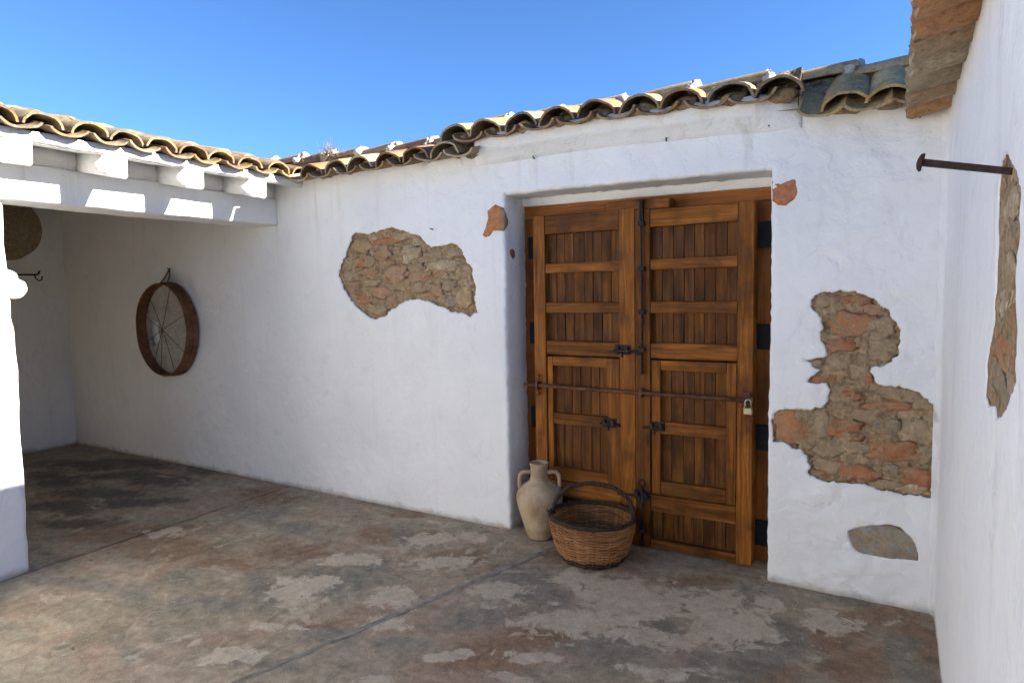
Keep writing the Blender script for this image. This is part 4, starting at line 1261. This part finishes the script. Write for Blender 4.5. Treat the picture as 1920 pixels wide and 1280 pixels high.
# nail heads on the stiles
# padlock hanging on the bar
pad = thing('padlock', 'small brass padlock hanging at the right end of the rusty bar', 'padlock', (-0.69, 0.085, 0.90))
box('lock_body', (-0.715, 0.074, 0.897), (-0.669, 0.098, 0.937), BRASS, pad, 0.005)
tube('shackle', [(-0.708, 0.086, 0.932), (-0.708, 0.086, 0.965)] + [(-0.692 + 0.016 * math.cos(a), 0.086, 0.965 + 0.016 * math.sin(a)) for a in [math.pi * (1 - i / 8) for i in range(9)]] + [(-0.676, 0.086, 0.932)], 0.0038, STEEL, pad, 8)

# ------------------------------------------------------------------ earthenware jar
JC = (-1.968, -0.022, 0.0)
jar = thing('water_jar', 'buff earthenware jar with two small handles beside the wicker basket', 'jar', JC)
prof = [(0.0, 0.004), (0.068, 0.003), (0.078, 0.006), (0.083, 0.02), (0.096, 0.06), (0.115, 0.115), (0.133, 0.17), (0.146, 0.22), (0.152, 0.26), (0.150, 0.29), (0.139, 0.318), (0.118, 0.342), (0.092, 0.362), (0.071, 0.376),
        (0.060, 0.39), (0.056, 0.41), (0.055, 0.44), (0.057, 0.465), (0.061, 0.482), (0.064, 0.492), (0.063, 0.498), (0.058, 0.499), (0.053, 0.492), (0.048, 0.47), (0.046, 0.43), (0.047, 0.39), (0.06, 0.37), (0.10, 0.34), (0.12, 0.30), (0.13, 0.25), (0.10, 0.12), (0.05, 0.03), (0.0, 0.025)]
V, F = lathe_geo(prof, JC, 48)
V = [(x + 0.004 * nz(x * 6, y * 6, z * 9), y + 0.004 * nz(x * 6 + 4, y * 6, z * 9), z) for x, y, z in V]
obj('jar_body', mesh_data('jar_body', V, F, CLAY), jar)
ax = Vector((0.88, 0.47, 0))
for s in (-1, 1):
    pts = []
    for r, z in ((0.050, 0.432), (0.085, 0.437), (0.112, 0.433), (0.126, 0.415), (0.131, 0.385), (0.131, 0.350), (0.126, 0.318)):
        pts.append(Vector(JC) + ax * s * r + Vector((0, 0, z)))
    g = Geo().add(tube_geo(pts, [0.017, 0.0135, 0.0125, 0.0125, 0.0125, 0.0125, 0.014], 10))
    g.build('jar_handle', CLAY, jar)

# ------------------------------------------------------------------ wicker basket
BC = Vector((-1.535, -0.165, 0.0))
basket = thing('wicker_basket', 'round brown wicker basket with dark braided rim and handle before the door', 'basket', BC)
bas_rot = R(24)
def bk(r, a, z):
    """basket surface point; the rim leans a little"""
    sq = 1 + 0.025 * math.cos(2 * a + 0.5)
    p = Vector((r * sq * math.cos(a), r * sq * math.sin(a), z))
    p.z += 0.055 * (z / 0.26) * (-p.x * 0.35 * math.cos(0.4) - p.y * 0.12)
    q = Matrix.Rotation(bas_rot, 3, 'Z') @ p
    return BC + q
def brad(z):
    return 0.172 + 0.072 * math.sin(min(1, max(0, z / 0.27)) * math.pi / 2) ** 0.9
NS = 22
HB = 0.265
def weave(z0, z1, rows, mat, name, rt, seed):
    g = Geo()
    for r in range(rows):
        zb = z0 + (z1 - z0) * (r + 0.5) / rows
        pts = []
        N = NS * 4
        for i in range(N):
            a = 2 * math.pi * i / N
            ph = math.cos(a * NS / 2 + (math.pi if r % 2 else 0) + (math.pi * 0.5))
            z = zb + 0.0022 * nz(a * 6, r * 1.9, seed)
            pts.append(bk(brad(z) + 0.0075 * ph + 0.0015 * nz(a * 9, r, seed), a, z))
        g.add(tube_geo(pts, rt * random.uniform(0.85, 1.12), 6, False, True))
    o = g.build(name, mat, basket)
    o['kind'] = 'stuff'
    return o
weave(0.040, 0.250, 25, WICKER, 'woven_side', 0.0050, 1.0)
weave(0.004, 0.044, 5, DARKWICKER, 'woven_base', 0.0058, 4.0)
g = Geo()
for i in range(NS):
    a = 2 * math.pi * (i + 0.5) / NS
    g.add(tube_geo([bk(brad(z) * 1.0, a, z) for z in (0.003, 0.06, 0.12, 0.19, 0.25, 0.268)], 0.0042, 6))
o = g.build('stakes', WICKER, basket)
o['kind'] = 'stuff'
V, F = lathe_geo([(0.0, 0.010), (0.10, 0.010), (0.176, 0.008), (0.176, 0.003), (0.0, 0.003)], BC, 32)
obj('bottom', mesh_data('bottom', V, F, DARKWICKER), basket)
g = Geo()
for s in range(5):
    pts = []
    for i in range(220):
        a = 2 * math.pi * i / 220
        t = a * 17 + s * 2 * math.pi / 5
        pts.append(bk(brad(0.26) + 0.0085 * math.cos(t) + 0.003, a, 0.262 + 0.009 * math.sin(t)))
    g.add(tube_geo(pts, 0.0056, 6, False, True))
for i in range(60):                                 # frayed ends
    a = random.uniform(0, 2 * math.pi)
    p = bk(brad(0.26) + 0.010, a, 0.262)
    d = Vector((random.uniform(-1, 1), random.uniform(-1, 1), random.uniform(-0.6, 1))).normalized()
    g.add(tube_geo([p, p + d * random.uniform(0.018, 0.034)], [0.0035, 0.0022], 5))
g.build('braided_rim', DARKWICKER, basket)
g = Geo()
hc = []
for i in range(49):
    t = i / 48
    a = math.pi * t
    hx = (0.243 + 0.004 * math.sin(a)) * math.cos(a)
    hz = 0.245 + 0.185 * math.sin(a) ** 0.8
    hy = 0.075 * math.sin(a)
    hc.append(BC + Matrix.Rotation(R(14), 3, 'Z') @ Vector((hx, hy + 0.02, hz)))
for s in range(4):
    pts = []
    for i, c in enumerate(hc):
        t = (hc[min(i + 1, 48)] - hc[max(i - 1, 0)]).normalized()
        n1 = Vector((0, 1, 0)) - t * t.y
        n1.normalize()
        n2 = t.cross(n1)
        w = i / 48 * 2 * math.pi * 5 + s * math.pi / 2
        pts.append(c + n1 * 0.0068 * math.cos(w) + n2 * 0.0068 * math.sin(w))
    g.add(tube_geo(pts, 0.0066, 6))
g.build('handle', DARKWICKER, basket)

# ------------------------------------------------------------------ sieve hanging in the porch
SC = Vector((-5.935, 0, 1.318))
sieve = thing('hanging_sieve', 'round wooden hoop sieve with radial strings hung by a cord on the porch wall', 'sieve', (SC.x, -0.06, 0.9))
def ring_geo(r0, r1, y0, y1, seg=64, sq=1.06):
    V, F = [], []
    for k in range(seg):
        a = 2 * math.pi * k / seg
        w = 1 + 0.012 * nz(math.cos(a) * 1.5, math.sin(a) * 1.5, 3.0)
        for r, y in ((r0, y0), (r1, y0), (r1, y1), (r0, y1)):
            V.append((SC.x + r * w * math.cos(a), y + 0.004 * nz(a * 2, r, y * 30), SC.z + r * w * sq * math.sin(a)))
    for k in range(seg):
        k2 = (k + 1) % seg
        for j in range(4):
            j2 = (j + 1) % 4
            F.append((k * 4 + j, k * 4 + j2, k2 * 4 + j2, k2 * 4 + j))
    return V, F
me = mesh_data('hoop', *ring_geo(0.402, 0.412, -0.135, -0.022), HOOP, False)
obj('hoop', me, sieve)
Geo().add(ring_geo(0.412, 0.420, -0.075, -0.022)).build('outer_band', HOOP, sieve, False)
V, F = [], []
for i in range(7):
    r = 0.402 * i / 6
    for k in range(48):
        a = 2 * math.pi * k / 48
        V.append((SC.x + r * math.cos(a), -0.035 - 0.010 * nz(r * 8 * math.cos(a), r * 8 * math.sin(a), 1.0), SC.z + r * 1.06 * math.sin(a)))
for i in range(6):
    for k in range(48):
        k2 = (k + 1) % 48
        if 3 <= i <= 4 and 22 <= k <= 27:
            continue                                 # the torn place
        F.append((i * 48 + k, i * 48 + k2, (i + 1) * 48 + k2, (i + 1) * 48 + k))
obj('sieve_sheet', mesh_data('sieve_sheet', V, F, SKIN), sieve)
hub = Vector((SC.x, -0.118, SC.z))
for a in (62, 18, -28, -62, -95, 118, 155, 205, 245):
    a = R(a)
    e = Vector((SC.x + 0.409 * math.cos(a), -0.137, SC.z + 0.434 * math.sin(a)))
    e2 = Vector((SC.x + 0.424 * math.cos(a), -0.10, SC.z + 0.449 * math.sin(a)))
    e3 = Vector((SC.x + 0.424 * math.cos(a), -0.022, SC.z + 0.449 * math.sin(a)))
    tube('string', [hub, hub.lerp(e, 0.5) + Vector((0, 0.004, 0)), e, e2, e3], 0.0027, DARKWICKER, sieve, 5)
tp = SC + Vector((0, -0.06, 0.436))
tube('cord_loop', [tp + Vector((-0.055, -0.03, -0.02)), tp + Vector((-0.03, 0.02, 0.06)), tp + Vector((0.0, 0.048, 0.135)), tp + Vector((0.022, 0.03, 0.06)), tp + Vector((0.04, -0.01, -0.01))], 0.0075, CORD, sieve, 6)
tube('hanging_nail', [(tp.x, 0.01, tp.z + 0.132), (tp.x, -0.035, tp.z + 0.138)], 0.005, IRON, sieve, 6)

# coiled esparto mat on the end wall of the porch
MC = Vector((-7.90, -0.545, 2.37))
mat_ = thing('coiled_mat', 'round coiled straw mat hanging high on the dim end wall of the porch', 'mat', (MC.x, MC.y, MC.z - 0.33))
V, F = [], []
rings, seg = 40, 72
for i in range(rings + 1):
    r = 0.32 * i / rings
    for k in range(seg):
        a = 2 * math.pi * k / seg
        dome = 0.045 * (1 - (r / 0.32) ** 2) + 0.009 * abs(math.sin(i * math.pi / 4))
        rr = r * (1 + 0.03 * nz(math.cos(a) * 2, math.sin(a) * 2, 7))
        V.append((MC.x + 0.012 + dome, MC.y + rr * math.cos(a), MC.z + rr * math.sin(a)))
for i in range(rings):
    for k in range(seg):
        k2 = (k + 1) % seg
        F.append((i * seg + k, i * seg + k2, (i + 1) * seg + k2, (i + 1) * seg + k))
obj('coiled_disc', mesh_data('coiled_disc', V, F, ESPARTO), mat_)
pts = [(MC.x + 0.016, MC.y + 0.322 * (1 + 0.03 * nz(math.cos(a) * 2, math.sin(a) * 2, 7)) * math.cos(a), MC.z + 0.322 * (1 + 0.03 * nz(math.cos(a) * 2, math.sin(a) * 2, 7)) * math.sin(a)) for a in [2 * math.pi * i / 72 for i in range(72)]]
tube('rim_coil', pts, 0.011, ESPARTO, mat_, 6, True)

# iron hook bar on the same wall
hook = thing('coat_hook', 'dark iron hook bar on the end wall of the porch below the straw mat', 'hook', (-7.9, -0.4, 1.88))
tube('hook_bar', [(-7.86, -0.66, 1.882), (-7.86, -0.30, 1.888), (-7.855, -0.285, 1.90), (-7.85, -0.278, 1.93)], 0.009, IRON, hook, 8)
tube('hook_curl', [(-7.85, -0.325, 1.88), (-7.845, -0.318, 1.845), (-7.84, -0.292, 1.822), (-7.84, -0.265, 1.835), (-7.84, -0.258, 1.872)], 0.007, IRON, hook, 8)
tube('wall_stud', [(-7.93, -0.5, 1.885), (-7.855, -0.5, 1.885)], 0.008, IRON, hook, 6)

# long square spike driven into the house wall
SPIKE = m_iron('dark_rust', (0.040, 0.020, 0.015), (0.075, 0.034, 0.022), 0.4)
spike = thing('iron_spike', 'long dark iron spike with flat head sticking out of the right wall', 'spike', (0.2, -1.918, 1.84))
p0, p1 = Vector((0.245, -1.920, 1.826)), Vector((0.047, -1.914, 1.873))
d = (p1 - p0).normalized()
a1 = Vector((0, 1, 0)) - d * d.y
a1.normalize()
a2 = d.cross(a1)
V, F = [], []
for t, w in ((0, 0.0060), (0.35, 0.0068), (0.7, 0.0070), (1.0, 0.0074)):
    c = p0.lerp(p1, t)
    for s, u in ((1, 1), (1, -1), (-1, -1), (-1, 1)):
        V.append(c + a1 * s * w + a2 * u * w)
for i in range(3):
    for k in range(4):
        F.append((i * 4 + k, i * 4 + (k + 1) % 4, i * 4 + 4 + (k + 1) % 4, i * 4 + 4 + k))
F.append((12, 13, 14, 15))
obj('shank', mesh_data('shank', V, F, SPIKE, False), spike)
V, F = [], []
for t, r in ((-0.001, 0.019), (0.003, 0.0205), (0.008, 0.016), (0.011, 0.007), (0.0115, 0.0)):
    for k in range(14):
        a = 2 * math.pi * k / 14
        V.append(p1 + d * t + (a1 * math.cos(a) + a2 * math.sin(a)) * r)
for i in range(4):
    for k in range(14):
        F.append((i * 14 + k, i * 14 + (k + 1) % 14, i * 14 + 14 + (k + 1) % 14, i * 14 + 14 + k))
F.append(tuple(range(13, -1, -1)))
obj('head', mesh_data('head', V, F, SPIKE), spike)

# small nails and hooks left in the plaster
nails = [(-1.978, 2.440, 'bent wire nail in plaster above the left side of the doorway'), (-1.127, 2.436, 'small bent nail in plaster over the middle of the doorway'),
         (-0.581, 2.432, 'small nail in plaster above the top right corner of the doorway'), (-2.796, 2.052, 'tiny nail in plaster between stone patch and brick corner'),
         (0.083, 2.385, 'little nail under the tile eave in the right corner')]
for i, (x, z, lab) in enumerate(nails):
    o = tube('nail', [(x, 0.01, z), (x + 0.002, -0.022, z + 0.004), (x + (0.008 if i < 2 else 0.001), -0.034, z + (0.012 if i < 2 else 0.004))], [0.0035, 0.0035, 0.004], IRON, None, 6)
    tag(o, lab, 'nail')

# dry weeds on the ridge
weed = thing('dry_weed', 'tuft of dry grey weed stalks growing on the ridge tiles', 'weed', (-3.85, 0.07, 2.7))
g = Geo()
for i in range(80):
    x = random.gauss(-3.83, 0.10)
    p = Vector((x, 0.06 + random.uniform(-0.03, 0.05), 2.68))
    d = Vector((random.uniform(-0.8, 0.8), random.uniform(-0.5, 0.2), random.uniform(0.3, 1.0))).normalized()
    L_ = random.uniform(0.05, 0.14) * (1.2 - min(1, abs(x + 3.83) / 0.25))
    m_ = p + d * L_ * 0.6 + Vector((random.uniform(-1, 1), 0, random.uniform(-0.3, 0.3))) * 0.02
    g.add(tube_geo([p, m_, p + d * L_ + Vector((random.uniform(-1, 1), 0, random.uniform(-0.5, 0.3))) * 0.03], [0.0022, 0.0018, 0.001], 4))
g.build('stalks', DRY, weed)['kind'] = 'stuff'

# crumbs of plaster and grit gathered along the foot of the walls
g = Geo()
for i in range(420):
    t = random.random()
    if t < 0.62:
        x, y = random.uniform(-7.5, -2.22), -0.012 - abs(random.gauss(0, 0.035))
    elif t < 0.78:
        x, y = random.uniform(-0.56, 0.17), -0.02 - abs(random.gauss(0, 0.035))
    elif t < 0.88:
        x, y = random.uniform(-2.1, -0.6), random.uniform(-0.05, 0.10)
    else:
        x, y = random.uniform(-4.3, 0.0), random.uniform(-2.4, -0.1)
    r = random.uniform(0.0016, 0.0048) * (1.6 if random.random() < 0.06 else 1)
    g.add(blob_geo((x, y, r * 0.5), r * random.uniform(0.8, 1.6), r, r * 0.7, i * 1.7, None, 1, 2.2, 0.5))
grit = g.build('grit', MORTAR)
tag(grit, 'crumbs of plaster and grit along the foot of the white walls', 'grit')
grit['kind'] = 'stuff'
